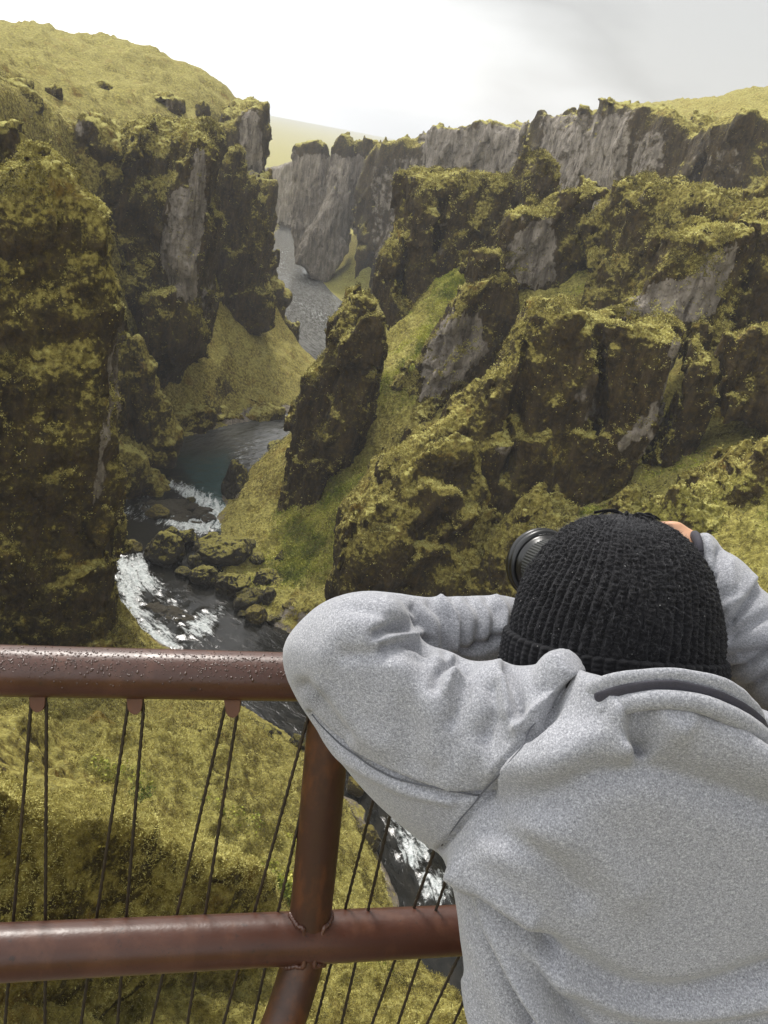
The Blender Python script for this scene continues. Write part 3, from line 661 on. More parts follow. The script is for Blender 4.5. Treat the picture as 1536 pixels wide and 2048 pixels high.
def build_river():
    # a strip mesh along the course, wider than the banks so that the ground cuts it
    t0 = spline(RIV, 3000); L = np.r_[0, np.cumsum(np.linalg.norm(np.diff(t0[:, :2], axis=0), axis=1))]
    st = np.where(t0[:-1, 1] < 180, 0.28, 1.2); n_of = np.r_[0, np.cumsum(np.diff(L)/st)]; k = np.arange(0, n_of[-1])
    t = np.stack([np.interp(k, n_of, t0[:, c]) for c in range(3)], 1); Ls = np.interp(k, n_of, L)
    T = np.gradient(t[:, :2], axis=0); T /= np.linalg.norm(T, axis=1, keepdims=True)
    Nn = np.stack([T[:, 1], -T[:, 0]], 1)
    s = np.linspace(-1.3, 1.3, 90)
    x = t[:, None, 0] + Nn[:, None, 0]*s[None]*(t[:, None, 2]+1.0); y = t[:, None, 1] + Nn[:, None, 1]*s[None]*(t[:, None, 2]+1.0)
    V = np.stack([x, y, np.zeros_like(x)], -1).reshape(-1, 3)
    al = np.repeat(Ls, len(s)); ac = (s[None]*(t[:, None, 2]+1.0)).ravel()
    nz_, ns = x.shape; i = np.arange(nz_-1)[:, None]; j = np.arange(ns-1)[None]
    Q = np.stack([i*ns+j, i*ns+j+1, (i+1)*ns+j+1, (i+1)*ns+j], -1).reshape(-1, 4)
    u, v, d = proj(V)
    foam = np.zeros(len(V)); teal = np.zeros(len(V)); jit = 9*fbm(V, 1.5, 3); u = u+jit
    for poly, a in [([(240, 973), (300, 970), (305, 985), (240, 992)], .9), ([(340, 966), (400, 985), (452, 1015), (450, 1048), (420, 1032), (380, 1000)], .95), ([(325, 1040), (420, 1043), (442, 1054), (380, 1068)], 1.0),
                    ([(236, 1115), (285, 1110), (300, 1140), (325, 1182), (292, 1178), (275, 1200), (300, 1240), (330, 1260), (362, 1292), (300, 1305), (240, 1215)], .86), ([(365, 1265), (405, 1225), (442, 1216), (410, 1275)], .8),
                    ([(236, 1008), (300, 1003), (300, 1032), (236, 1037)], .5), ([(785, 1620), (840, 1640), (866, 1690), (835, 1740), (800, 1710)], .8), ([(835, 1735), (905, 1755), (905, 1800), (845, 1805)], .7), ([(300, 1170), (360, 1190), (420, 1240), (340, 1260)], .32),
                    ([(470, 880), (525, 880), (500, 935), (465, 930)], .30), ([(560, 590), (620, 605), (690, 650), (640, 645)], .4), ([(545, 495), (580, 500), (570, 560), (550, 540)], .3)]:
        foam = np.maximum(foam, a*sst(26, -14, poly_sd(u, v, poly)))
    for poly, a in [([(360, 920), (450, 915), (458, 1020), (400, 1000)], .55), ([(420, 985), (458, 1000), (452, 1055), (420, 1030)], .8)]:
        teal = np.maximum(teal, a*sst(30, -20, poly_sd(u, v, poly)))
    V[:, 2] += 0.22*foam*np.clip(0.6 + fbm(V, 1.0, 3)*2, 0, 2) + 0.05*fbm(V, 2.0, 3)
    sky_sheen = sst(205, 250, V[:, 1])*0.9 + 0.55*sst(135, 168, V[:, 1])*(V[:, 1] < 205)  # where the painted sky reflection lies: far bend, weaker over the pool
    o = mesh_np('river', V, Q, river_material(), attrs={'sky_sheen': sky_sheen, 'foam': foam, 'teal': teal, 'along': al, 'across': ac}); tag(o, kind='structure')

# ------------------------------------------------------------------ sky, light, haze, camera
SUN_EL, SUN_ROT = math.radians(52), math.radians(-25)
def build_light():
    w = bpy.data.worlds.new('World'); bpy.context.scene.world = w; w.use_nodes = True
    t = w.node_tree; n = t.nodes; bg = n['Background']
    sky = n.new('ShaderNodeTexSky'); sky.sky_type = 'NISHITA'; sky.sun_disc = False; sky.sun_elevation = SUN_EL; sky.sun_rotation = SUN_ROT; sky.dust_density = 3
    tc = n.new('ShaderNodeTexCoord')
    mp = n.new('ShaderNodeMapping'); mp.inputs['Scale'].default_value = (1.0, 1.0, 2.6); t.links.new(tc.outputs['Generated'], mp.inputs[0])
    nz = n.new('ShaderNodeTexNoise'); nz.inputs['Scale'].default_value = 1.7; nz.inputs['Detail'].default_value = 5; nz.inputs['Roughness'].default_value = 0.5; t.links.new(mp.outputs[0], nz.inputs['Vector'])
    # a bank of greyer cloud to the right of the view, bright thin cloud to the left
    dv = n.new('ShaderNodeVectorMath'); dv.operation = 'DOT_PRODUCT'; dv.inputs[1].default_value = (0.94, 0.25, 0.25); t.links.new(tc.outputs['Generated'], dv.inputs[0])
    ad = n.new('ShaderNodeMath'); ad.operation = 'MULTIPLY_ADD'; ad.inputs[1].default_value = 1.0; t.links.new(nz.outputs['Fac'], ad.inputs[0]); t.links.new(dv.outputs['Value'], ad.inputs[2])
    rp = n.new('ShaderNodeValToRGB'); e = rp.color_ramp.elements
    e[0].position = 0.36; e[0].color = (9.0, 9.1, 9.1, 1); e[1].position = 0.96; e[1].color = (2.45, 2.42, 2.33, 1)
    q = e.new(1.0); q.color = (2.8, 2.77, 2.66, 1)
    t.links.new(ad.outputs[0], rp.inputs[0])
    mx = n.new('ShaderNodeMix'); mx.data_type = 'RGBA'; mx.inputs[0].default_value = 0.93
    t.links.new(sky.outputs[0], mx.inputs[6]); t.links.new(rp.outputs[0], mx.inputs[7])
    t.links.new(mx.outputs[2], bg.inputs['Color']); bg.inputs['Strength'].default_value = 0.1
    l = bpy.data.lights.new('sun', 'SUN'); l.energy = 1.5; l.angle = math.radians(12); l.color = (1, 0.96, 0.9)
    o = bpy.data.objects.new('sun', l); C.objects.link(o)
    d = Vector((math.sin(SUN_ROT)*math.cos(SUN_EL), math.cos(SUN_ROT)*math.cos(SUN_EL), math.sin(SUN_EL)))
    o.rotation_euler = d.to_track_quat('Z', 'Y').to_euler()
    o.location = (0, 0, 200)
def build_haze():
    bm = bmesh.new(); bmesh.ops.create_cube(bm, size=1.0)
    me = bpy.data.meshes.new('haze'); bm.to_mesh(me); bm.free()
    o = bpy.data.objects.new('haze', me); link(o); tag(o, kind='stuff')
    o.scale = (12400, 12400, 150); o.location = (0, 0, 150/2 - 8)
    m = bpy.data.materials.new('haze_air'); m.use_nodes = True; t = m.node_tree
    t.nodes.remove(t.nodes['Principled BSDF'])
    v = t.nodes.new('ShaderNodeVolumePrincipled'); v.inputs['Color'].default_value = (0.95, 0.97, 1, 1); v.inputs['Density'].default_value = HAZE; v.inputs['Anisotropy'].default_value = 0.0
    t.links.new(v.outputs[0], t.nodes['Material Output'].inputs['Volume'])
    me.materials.append(m)
HAZE = 0.00026
def build_camera():
    cd = bpy.data.cameras.new('camera'); o = bpy.data.objects.new('view_camera', cd); C.objects.link(o)
    cd.sensor_fit = 'VERTICAL'; cd.sensor_height = 24; cd.sensor_width = 18; cd.lens = 24*F/2048
    cd.clip_start = 0.05; cd.clip_end = 30000
    o.matrix_world = Matrix([[*M3[0], 0], [*M3[1], 0], [*M3[2], H], [0, 0, 0, 1]])
    sc = bpy.context.scene; sc.camera = o
    sc.view_settings.view_transform = 'Standard'; sc.view_settings.look = 'None'; sc.view_settings.gamma = 1; sc.view_settings.exposure = 1.3
    sc.cycles.volume_bounces = 0; sc.cycles.max_bounces = 6; sc.cycles.diffuse_bounces = 3
    sc.cycles.use_denoising = True
SKIP = os.environ.get('SKIP', '').split(',')
import time
def run(fn):
    if fn.__name__[6:] in SKIP: return
    t = time.time(); fn(); print('BUILD', fn.__name__, round(time.time()-t, 1), flush=True)
# ------------------------------------------------------------------ boulders in and beside the river
def boulder_mesh(seed, sx, sy, sz, n=36, planes=15, round_=0.045):
    r = np.random.default_rng(seed)
    V = []; Q = []
    # cube sphere
    g = np.tan(np.linspace(-math.pi/4, math.pi/4, n+1)); a, b = np.meshgrid(g, g, indexing='ij'); one = np.ones_like(a)
    for f, q in enumerate([(one, a, b), (-one, b, a), (b, one, a), (a, -one, b), (a, b, one), (b, a, -one)]):
        v = np.stack(q, -1).reshape(-1, 3); V.append(v/np.linalg.norm(v, axis=1, keepdims=True))
        i = np.arange(n)[:, None]; j = np.arange(n)[None]; o = f*(n+1)**2
        Q.append(o + np.stack([i*(n+1)+j, (i+1)*(n+1)+j, (i+1)*(n+1)+j+1, i*(n+1)+j+1], -1).reshape(-1, 4))
    V = np.concatenate(V); Q = np.concatenate(Q)
    k = np.round(V, 5); u, inv = np.unique(k, axis=0, return_inverse=True); inv = inv.ravel()
    V = u; Q = inv[Q]
    N = r.normal(size=(planes, 3)); N /= np.linalg.norm(N, axis=1, keepdims=True); cc = r.uniform(0.66, 1.0, planes)
    dt = V @ N.T
    rad = np.where(dt > 0.05, cc/np.maximum(dt, 0.05), 9)
    rr = np.full(len(V), 1.08)
    for q in range(planes): rr = smin(rr, rad[:, q], round_)
    V = V*rr[:, None]
    V = V*np.array([sx, sy, sz])
    s = (sx+sy+sz)/3
    Nn = vnormals(V, Q); up = sst(0.1, 0.8, Nn[:, 2])
    V = V + Nn*(s*(0.09*fbm(V/s + seed, 0.6, 4) + 0.05*fbm(V/s + seed, 0.16, 3) + up*0.07*(0.5-cell(V/s + seed, 0.35)) + 0.10*facet(V/s + seed, 0.7)))[:, None]
    return V, Q
def boulder_material(name, dark, moss):
    n = NT(name); tc = n.n.new('ShaderNodeTexCoord').outputs['Object']; nz = n.nz()
    f = n.noise(tc, 2.2, 6, 0.65); t = n.noise(tc, 9, 4, 0.7)
    rock = n.ramp(f, [(0.3, tuple(c*0.6 for c in dark)), (0.7, tuple(c*1.5 for c in dark))])
    mo = n.ramp(t, [(0.3, tuple(c*0.4 for c in moss)), (0.55, moss), (0.8, tuple(c*1.7 for c in moss))])
    m = n.math('ADD', nz, n.math('MULTIPLY', n.math('SUBTRACT', f, 0.5), 2.4))
    col = n.mix(n.rng(m, 0.58, 0.95), rock, mo)
    v = n.voro(tc, 5.0); col = n.mix(n.math('MULTIPLY', n.rng(v, 0.13, 0.08), n.rng(f, 0.5, 0.6, 0, 0.8)), col, (0.55, 0.53, 0.45))
    return n.fin(col, n.rng(m, 0.2, 0.6, 0.35, 0.9), n.bump(n.math('ADD', f, t), 0.7, 0.12), **{'Specular IOR Level': 0.4})
def build_boulders():
    dk = boulder_material('wet_boulder', (0.024, 0.019, 0.013), (0.10, 0.085, 0.012))
    ol = boulder_material('olive_boulder', (0.055, 0.042, 0.016), (0.15, 0.12, 0.02))
    ms = boulder_material('mossy_boulder', (0.020, 0.015, 0.008), (0.21, 0.185, 0.035))
    L = [(314, 1031, 50, 30, 0, 0, ol, 'smooth rounded brown boulder standing alone in the upper rapids'),
         (267, 1096, 44, 28, 0, 0, ol, 'small smooth rounded olive boulder beside the left cliff, alone in dark water'),
         (329, 1112, 84, 72, 0, 0.2, ms, 'big round boulder with a bright moss cap at the water end of the pile'),
         (373, 1082, 48, 38, 0, 0.5, ms, 'mossy boulder on the upper edge of the pile, behind the big moss-capped one'),
         (392, 1128, 32, 34, 0, 0.2, dk, 'dark bare boulder wedged between the two biggest boulders'),
         (446, 1112, 112, 72, 0.1, 0.6, ms, 'widest boulder of the pile, flat sided with a streaky moss top'),
         (368, 1147, 38, 18, 0.1, 0.1, dk, 'low flat dark stone at the waterline below the moss-capped boulder'),
         (408, 1160, 58, 42, 0, 0.2, ms, 'rounded mossy boulder at the waterline in front of the widest boulder'),
         (467, 1178, 82, 48, -0.35, 0.3, ms, 'long tilted boulder with a smooth mossy back, upper of two parallel ones'),
         (490, 1205, 70, 40, -0.35, 0.2, dk, 'long tilted dark boulder, lower of two parallel ones at the waterline'),
         (511, 1236, 44, 40, 0, 0.1, ol, 'squarish tan boulder farthest out in the dark water, nearest the sleeve'),
         (535, 1207, 30, 52, 0.25, 0.3, dk, 'narrow upright boulder leaning beside the squarish tan one'),
         (532, 1166, 58, 42, 0, 0.6, ms, 'mossy boulder just above the long tilted pair'),
         (581, 1230, 60, 46, -0.1, 0.3, ol, 'flat topped wedge boulder half hidden behind the grey sleeve'),
         (582, 1195, 42, 36, 0, 0.6, dk, 'dark boulder among green leaves above the flat topped wedge'),
         (565, 1128, 40, 52, 0.3, 1.0, dk, 'dark upright slab sticking out of the leafy bank'),
         (514, 1125, 36, 28, 0, 1.0, ms, 'small mossy boulder on the bank behind the widest boulder'),
         (484, 1229, 24, 11, 0, 0, dk, 'tiny dark stone barely above the water beside the tan boulder'),
         (380, 1002, 26, 14, 0, 0.0, dk, 'small wet stone in the white foam at the head of the rapids'),
         (473, 985, 60, 96, 0.1, 0.8, ms, 'tall mossy block standing over the pool at the edge of the meadow'),
         (555, 903, 52, 34, 0, 1.4, ms, 'mossy hump at the top of the meadow against the dark pinnacle'),
         (709, 1578, 38, 42, 0, 0.2, ol, 'rounded olive boulder at the near bank just right of the rusty post'),
         (735, 1696, 56, 74, 0.1, 0.2, ol, 'large mossy boulder at the near bank, in front of the foam streaks'),
         (535, 1472, 62, 40, 0.2, 0.6, ms, 'low mossy boulder on the near bank left of the post'),
         (590, 1492, 42, 34, 0, 0.3, dk, 'dark boulder at the near waterline behind the top of the post'),
         (425, 1090, 48, 36, 0, 0.9, ms, 'mossy boulder topping the pile, directly above the widest boulder'),
         (497, 1100, 42, 32, 0.2, 0.9, dk, 'dark stone half sunk in moss at the upper right end of the widest boulder'),
         (441, 1166, 44, 32, -0.2, 0.1, dk, 'dark wet stone wedged against the left end of the long tilted pair'),
         (521, 1194, 36, 28, 0, 0.4, dk, 'small dark stone between the narrow upright boulder and the long tilted pair'),
         (558, 1178, 44, 34, 0.2, 0.8, ms, 'mossy stone between the dark upright slab and the boulders at the water'),
         (550, 1243, 36, 22, 0, 0, dk, 'low dark stone at the waterline between the tan boulder and the flat topped wedge'),
         (346, 1068, 34, 24, 0, 0.2, ms, 'small mossy stone behind the moss-capped boulder, at the edge of the upper rapids'),
         (594, 1545, 40, 44, 0, 0.4, ms, 'mossy boulder on the near bank touching the left side of the post')]
    wet = boulder_material('wet_shelf_rock', (0.030, 0.024, 0.017), (0.045, 0.037, 0.022))
    for i, (u, v, w, h, tilt, z, mat, lab) in enumerate(L):
        p = G(u, v, z+0.1); d = proj(p)[2]; p = p + np.array([0, 0, 0.16*h*d/F])
        sx = w*d/F/2*0.96; sz = h*d/F/2*1.05; sy = (sx+sz)*0.5
        V, Q = boulder_mesh(100+i, sx, sy, sz)
        a = tilt; R = np.array([[math.cos(a), 0, -math.sin(a)], [0, 1, 0], [math.sin(a), 0, math.cos(a)]]); V = V @ R
        b = -0.19; R = np.array([[math.cos(b), 0, math.sin(b)], [0, 1, 0], [-math.sin(b), 0, math.cos(b)]]); V = V @ R.T
        o = mesh_np('boulder', V, Q, mat); o.location = p
        tag(o, lab, 'boulder', 'boulders along the river')
    # flat rock shelf the rapids run over
    V, Q = boulder_mesh(77, 6.8, 3.6, 0.5, 60, 16, 0.05)
    p = G(355, 1022, -0.1); o = mesh_np('rock_shelf', V + p, Q, wet); tag(o, kind='structure')
    V, Q = boulder_mesh(78, 3.6, 2.2, 0.45, 50, 16, 0.05)
    p = G(345, 1225, -0.25); o = mesh_np('rock_shelf', V + p, Q, wet); tag(o, kind='structure')
# ------------------------------------------------------------------ railing
def rust_material(name, base, hot, wet=0.3):
    n = NT(name); p = n.pos()
    a = n.noise(p, 9, 5, 0.65); b = n.noise(p, 55, 5, 0.7); c = n.noise(n.scale(p, (1, 1, 0.25)), 22, 4, 0.6)
    col = n.ramp(a, [(0.3, base), (0.55, tuple(x*1.25 for x in base)), (0.75, hot)])
    col = n.mix(n.rng(c, 0.50, 0.68, 0, 0.8), col, hot)
    col = n.mix(n.rng(b, 0.60, 0.70, 0, 0.75), col, (0.018, 0.012, 0.010))
    sp = n.voro(p, 260); col = n.mix(n.math('MULTIPLY', n.rng(sp, 0.22, 0.15), n.rng(a, 0.48, 0.6, 0, 0.7)), col, (0.02, 0.014, 0.012))
    r = n.math('ADD', n.math('MULTIPLY', b, 0.35), wet)
    return n.fin(col, r, n.bump(n.math('ADD', n.math('MULTIPLY', b, 0.7), n.math('MULTIPLY', n.noise(p, 240, 3), 0.35)), 0.35, 0.0015), **{'Specular IOR Level': 0.5})
RAIL = {}
def build_railing():
    m_rail = rust_material('weathered_rail_steel', (0.050, 0.0185, 0.0110), (0.086, 0.035, 0.020), 0.18)
    m_post = rust_material('rusty_post_steel', (0.032, 0.011, 0.0045), (0.105, 0.036, 0.0095), 0.34)
    m_cab = rust_material('cable_steel', (0.016, 0.011, 0.007), (0.035, 0.022, 0.013), 0.3)
    m_lug = rust_material('rusty_lug_steel', (0.075, 0.026, 0.009), (0.15, 0.052, 0.014), 0.4)
    nd = NT('rain_drop'); m_drop = nd.fin((0.05, 0.02, 0.012), 0.04, None, **{'Specular IOR Level': 0.8})
    root = bpy.data.objects.new('railing', None); link(root)
    base = P(600, 2048, 1.3); root.location = (base[0], base[1], H-2.1); bpy.context.view_layer.update()
    tag(root, 'rusty brown tube railing with twisted cables between the person and the canyon', 'railing')
    inv = np.array(root.location)
    def part(name, vqt, mat, parent=None, smooth=True, kind=None, attrs=None):
        V, Q, T = vqt
        par = parent or root
        o = mesh_np(name, V - inv, Q, mat, None, smooth, attrs, T); o.parent = par
        if kind: o['kind'] = kind
        return o
    # depth along each tube is linear in 1/depth over the picture, so define ends and use straight 3-D lines
    A, B = P(0, 1341, 1.17), P(560, 1353, 1.245); dr = B-A
    tA, tB = A - dr*5.5, A + dr*7.0
    top = part('top_rail', sweep(np.linspace(tA, tB, 60), 0.0362, 40), m_rail)
    A2, B2 = P(0, 1905, 1.19), P(900, 1861, 1.40); dm = B2-A2
    part('mid_rail', sweep(np.linspace(A2-dm*3.4, A2+dm*4.6, 90), 0.0392, 40), m_rail)
    RAIL['top'] = (A, dr); RAIL['mid'] = (A2, dm)
    def on(line, u):
        a, d = line; lo, hi = -2.0, 3.0
        for _ in range(40):
            mth = (lo+hi)/2
            if proj(a+d*mth)[0] < u: lo = mth
            else: hi = mth
        return a + d*lo
    # bent post
    pts = [P(668, 1372, 1.262), P(655, 1480, 1.278), P(636, 1680, 1.305), P(618, 1850, 1.328), P(603, 1930, 1.325), P(566, 2048, 1.30), P(505, 2200, 1.27), P(430, 2400, 1.25)]
    pb = pts[-1].copy(); pb[2] = H-2.1; pb[:2] += (pts[-1]-pts[-2])[:2]*0.4
    path = spline(pts+[pb], 400)
    post = part('post', sweep(path, 0.0335, 36), m_post)
    # weld beads where the rail halves meet the post
    mid = on(RAIL['mid'], 614); ax = dm/np.linalg.norm(dm)
    k = np.argmin(((path-mid)**2).sum(1)); pc = path[k]; pdir = path[k+12]-path[k-12]; pdir /= np.linalg.norm(pdir)
    view = (CAM-pc)/np.linalg.norm(CAM-pc)
    # intersection curve of the two tubes: points of the rail's surface that lie at the post's radius
    perp = np.cross(ax, pdir); perp /= np.linalg.norm(perp)
    if perp @ view < 0: perp = -perp
    vv = np.cross(perp, ax)
    for s in (-1, 1):
        q = []
        for t in np.linspace(-1.6, 1.6, 60):
            c0 = mid + (perp*math.cos(t) + vv*math.sin(t))*0.0392
            hits = [c0 + ax*s*w for w in np.linspace(0.07, 0.0, 71)]
            dd = np.array([np.min(np.linalg.norm(path - h, axis=1)) for h in hits])
            j = np.argmax(dd < 0.0345)
            if dd[j] < 0.0345: q.append(hits[j] + (perp*math.cos(t)+vv*math.sin(t))*0.001)
        if len(q) < 6: continue
        q = spline(q[::3], 140)
        rad = 0.0040*(1+0.10*np.sin(np.arange(len(q))*0.9) + 0.10*np.sin(np.arange(len(q))*0.23+s))
        part('weld_bead', sweep(q, rad, 10), m_rail)
    step = ax*2.05
    for s in (-1, 1):
        c = post.copy(); link(c); c.parent = root; c.location = Vector(step*s)
    # lugs with cable loops
    def cable_path(u0, v0, u1, v1, d0, dlast, ext=1.22):
        a = P(u0, v0, d0); b = P(u1, v1, dlast); return a, a+(b-a)*ext
    loops = [((62, 1412), (10, 2048), (93, 1410), (90, 2048), (77, 1403)), ((255, 1418), (162, 2048), (287, 1418), (235, 2048), (271, 1408)), ((448, 1424), (303, 2048), (475, 1424), (375, 2048), (466, 1415)),
             ((622, 1412), (447, 2048), (650, 1414), (505, 2048), (640, 1408)), ((792, 1424), (631, 2048), (828, 1426), (683, 2048), (812, 1416)), ((965, 1434), (744, 2048), (1000, 1436), (796, 2048), (985, 1424)), ((1140, 1440), (854, 2048), (1180, 1442), (907, 2048), (1162, 1432))]
    loops += [((k-15, 1400), (k-66-(60-k)*-0.20, 2048), (k+16, 1398), (k+13-(60-k)*-0.20, 2048), (k, 1391)) for k in (-120, -325, -540)]
    for (a0, a1, b0, b1, lg) in loops:
        dt = proj(on(RAIL['top'], lg[0]))[2]
        db = proj(on(RAIL['mid'], min(a1[0], 1100)))[2]+0.075
        pa0, pa1 = cable_path(*a0, *a1, dt, db); pb0, pb1 = cable_path(*b0, *b1, dt, db)
        c = P(lg[0], lg[1]-12, dt-0.004)
        arc = [c + (pa0-pb0)*0.36 + M3 @ np.array([0, 0.002, 0]), c + M3 @ np.array([0, 0.006, 0]), c - (pa0-pb0)*0.36 + M3 @ np.array([0, 0.002, 0])]
        line = np.concatenate([np.linspace(pa1, pa0, 260), spline([pa0]+arc+[pb0], 28)[1:-1], np.linspace(pb0, pb1, 260)])
        V, Q, T = sweep(line, 0.0024, 9)
        n9 = len(line); th = np.tile(np.arange(9)*2*np.pi/9, n9); ss = np.repeat(np.cumsum(np.r_[0, np.linalg.norm(np.diff(line, axis=0), axis=1)]), 9)
        body = V[:n9*9]; ctr = np.repeat(line, 9, 0)
        body = ctr + (body-ctr)*(1 + 0.20*np.cos(3*th - ss*2*np.pi/0.016))[:, None]
        V = np.concatenate([body, V[n9*9:]])
        part('cable', (V, Q, T), m_cab)
        # rounded tab welded under the top rail
        g = []
        for t in np.linspace(math.pi, 2*math.pi, 12): g.append((0.0105*math.cos(t), -0.004+0.013*math.sin(t)))
        g = [(-0.0125, 0.012)] + g + [(0.0125, 0.012)]; g = np.array(g)
        cc = P(lg[0], lg[1]-4, dt-0.002); rx = M3 @ np.array([1, 0, 0]); ry = M3 @ np.array([-0.02, 1, 0]); rz = M3 @ np.array([0, 0, 1])
        nn = len(g); Vv = np.concatenate([cc + rx*g[:, :1] + ry*g[:, 1:] + rz*0.005, cc + rx*g[:, :1] + ry*g[:, 1:] - rz*0.005])
        i = np.arange(nn); jn = (i+1) % nn
        Qs = np.stack([i, jn, jn+nn, i+nn], 1)[:, ::-1]
        Ts = np.concatenate([np.stack([np.zeros(nn-2, int), i[1:-1], i[2:]], 1), np.stack([np.full(nn-2, nn), nn+i[2:], nn+i[1:-1]], 1)])
        o = part('lug', (Vv, Qs, Ts), m_lug, smooth=False)
        bv = o.modifiers.new('bevel', 'BEVEL'); bv.width = 0.002; bv.segments = 3
    # rain drops on the upper side of the top rail
    r = np.random.default_rng(3); ax = dr/np.linalg.norm(dr); up = np.array([0, 0, 1.0]); up = up-ax*(up@ax); up /= np.linalg.norm(up); sd = np.cross(ax, up)
    if sd @ (CAM-A) < 0: sd = -sd
    parts = []
    def drop(t, an, s, sag=0):
        c = A+dr*t; nrm = up*math.cos(an)+sd*math.sin(an); tn = sd*math.cos(an)-up*math.sin(an)
        q = c + nrm*0.0362
        th = np.linspace(0, 2*np.pi, 9, endpoint=False); V = [q+nrm*s*0.55]
        for rr, hh in ((0.55, 0.46), (0.9, 0.2), (1.0, -0.08)):
            k = 1+sag*np.maximum(np.cos(th), 0)
            V.append(q + nrm*s*hh + s*rr*(np.sin(th)[:, None]*ax + (np.cos(th)*k)[:, None]*tn))
        V = np.concatenate([V[0][None]]+V[1:]); i = np.arange(9); j = (i+1) % 9
        Q = np.concatenate([np.stack([1+i, 10+i, 10+j, 1+j], 1), np.stack([10+i, 19+i, 19+j, 10+j], 1)]); T = np.stack([np.zeros(9, int), 1+i, 1+j], 1)
        parts.append((V, Q, T))
    for _ in range(1100): drop(r.uniform(-0.05, 1.1), abs(r.normal(0.05, 0.45))*r.choice([1, 1, -0.5]) + 0.25, abs(r.normal(0.0008, 0.00045))+0.0003)
    for _ in range(26): drop(r.uniform(-0.05, 1.05), r.uniform(0.75, 1.15), r.uniform(0.0014, 0.0026), r.uniform(0.1, 0.5))
    part('rain_drops', merge(parts), m_drop, kind='stuff')
    # the platform the person stands on: steel bearers with boards, below the picture
    mb = NT('deck_board'); pp = mb.pos(); mb.fin(mb.ramp(mb.noise(mb.scale(pp, (1, 12, 1)), 3, 4), [(0.3, (0.10, 0.085, 0.07)), (0.7, (0.2, 0.18, 0.15))]), 0.75)
    parts = []
    for k in range(16):
        y0 = -1.5+k*0.145; b = np.array([[x, y, z] for x in (-1.9, 1.9) for y in (y0, y0+0.135) for z in (H-2.14, H-2.1)])
        parts.append((b, np.array([[0, 1, 3, 2], [4, 6, 7, 5], [0, 4, 5, 1], [2, 3, 7, 6], [0, 2, 6, 4], [1, 5, 7, 3]]), None))
    o = mesh_np('viewing_platform', *merge(parts)[:2], mb.m, smooth=False); tag(o, kind='structure')
# ------------------------------------------------------------------ the person
def Lp(u, v, d): return np.array([(u-768)/F*d, -(v-1024)/F*d, -d])
def to_w(q): return CAM + np.asarray(q) @ M3.T
DOWN = M3.T @ np.array([0, 0, -1.0]); FWD = M3.T @ np.array([0, 1.0, 0]); RGT = M3.T @ np.array([1.0, 0, 0])
class Field:
    """a distance field on a grid in the camera's axes (metres)"""
    def __init__(s, lo, hi, vox):
        s.lo = np.asarray(lo, np.float32); s.vox = np.float32(vox)
        ax = [np.arange(lo[c], hi[c], vox, dtype=np.float32) for c in range(3)]
        s.p = np.stack(np.meshgrid(*ax, indexing='ij'), -1); s.f = np.full(s.p.shape[:3], 9.0, np.float32)
        d = -s.p[..., 2]; s.u = 768+F*s.p[..., 0]/d; s.v = 1024-F*s.p[..., 1]/d; s.d = d
    def add(s, g, k): s.f = smin(s.f, g.astype(np.float32), np.float32(k))
    def box(s, lo, hi):
        a = np.clip(((np.asarray(lo)-s.lo)/s.vox).astype(int), 0, None); b = np.clip(((np.asarray(hi)-s.lo)/s.vox).astype(int)+2, 0, s.f.shape)
        return tuple(slice(x, max(y, x)) for x, y in zip(a, b))
    def cap(s, a, b, ra, rb, k):
        a, b = np.asarray(a, np.float32), np.asarray(b, np.float32); m = max(ra, rb)+k*1.5+0.01
        sl = s.box(np.minimum(a, b)-m, np.maximum(a, b)+m); p = s.p[sl]
        if p.size == 0: return
        e = b-a; t = np.clip(((p-a) @ e)/(e @ e), 0, 1)
        g = np.linalg.norm(p-a-t[..., None]*e, axis=-1) - (ra+(rb-ra)*t)
        s.f[sl] = smin(s.f[sl], g, k)
    def ell(s, c, ax, r, k, cut=False):
        c = np.asarray(c, np.float32); A = np.asarray(ax, np.float32); r = np.asarray(r, np.float32); m = r.max()+k*1.5+0.01
        sl = s.box(c-m, c+m); p = s.p[sl]
        if p.size == 0: return
        q = ((p-c) @ A.T)/r; l = np.linalg.norm(q, axis=-1); g = (l-1)*r.min()
        s.f[sl] = smax(s.f[sl], -g, k) if cut else smin(s.f[sl], g, k)
    def pillow(s, poly, dep, R, asp=1.0, k=0.02, sm=2, off=0.0):
        """a form with the given outline and a round section; dep = (u0, v0, d0, dd/du, dd/dv)"""
        poly = smooth_poly(poly, sm); st = 4.0
        lo = poly.min(0)-500; hi = poly.max(0)+500
        gx = np.arange(lo[0], hi[0]+st, st); gy = np.arange(lo[1], hi[1]+st, st)
        T = poly_sd(*np.meshgrid(gx, gy, indexing='ij'), poly).astype(np.float32)
        fx = np.clip((s.u-lo[0])/st, 0, len(gx)-1.001); fy = np.clip((s.v-lo[1])/st, 0, len(gy)-1.001); i = fx.astype(np.int32); j = fy.astype(np.int32); fx -= i; fy -= j
        d2 = (T[i, j]*(1-fx)+T[i+1, j]*fx)*(1-fy) + (T[i, j+1]*(1-fx)+T[i+1, j+1]*fx)*fy
        dm = dep[2]+(s.u-dep[0])*dep[3]+(s.v-dep[1])*dep[4]
        d2 = d2*dm/F - off
        g = np.sqrt(np.maximum(0, R+d2)**2 + ((s.d-dm)/asp)**2) - R
        s.add(np.where(d2 < -R, np.abs(s.d-dm)/asp-R, g), k)
    def mesh(s):
        f = s.f
        for a in range(3):
            for e in (0, -1):
                q = [slice(None)]*3; q[a] = e; f[tuple(q)] = np.maximum(f[tuple(q)], 0.01)
        return surface_nets(f, s.lo, s.vox)

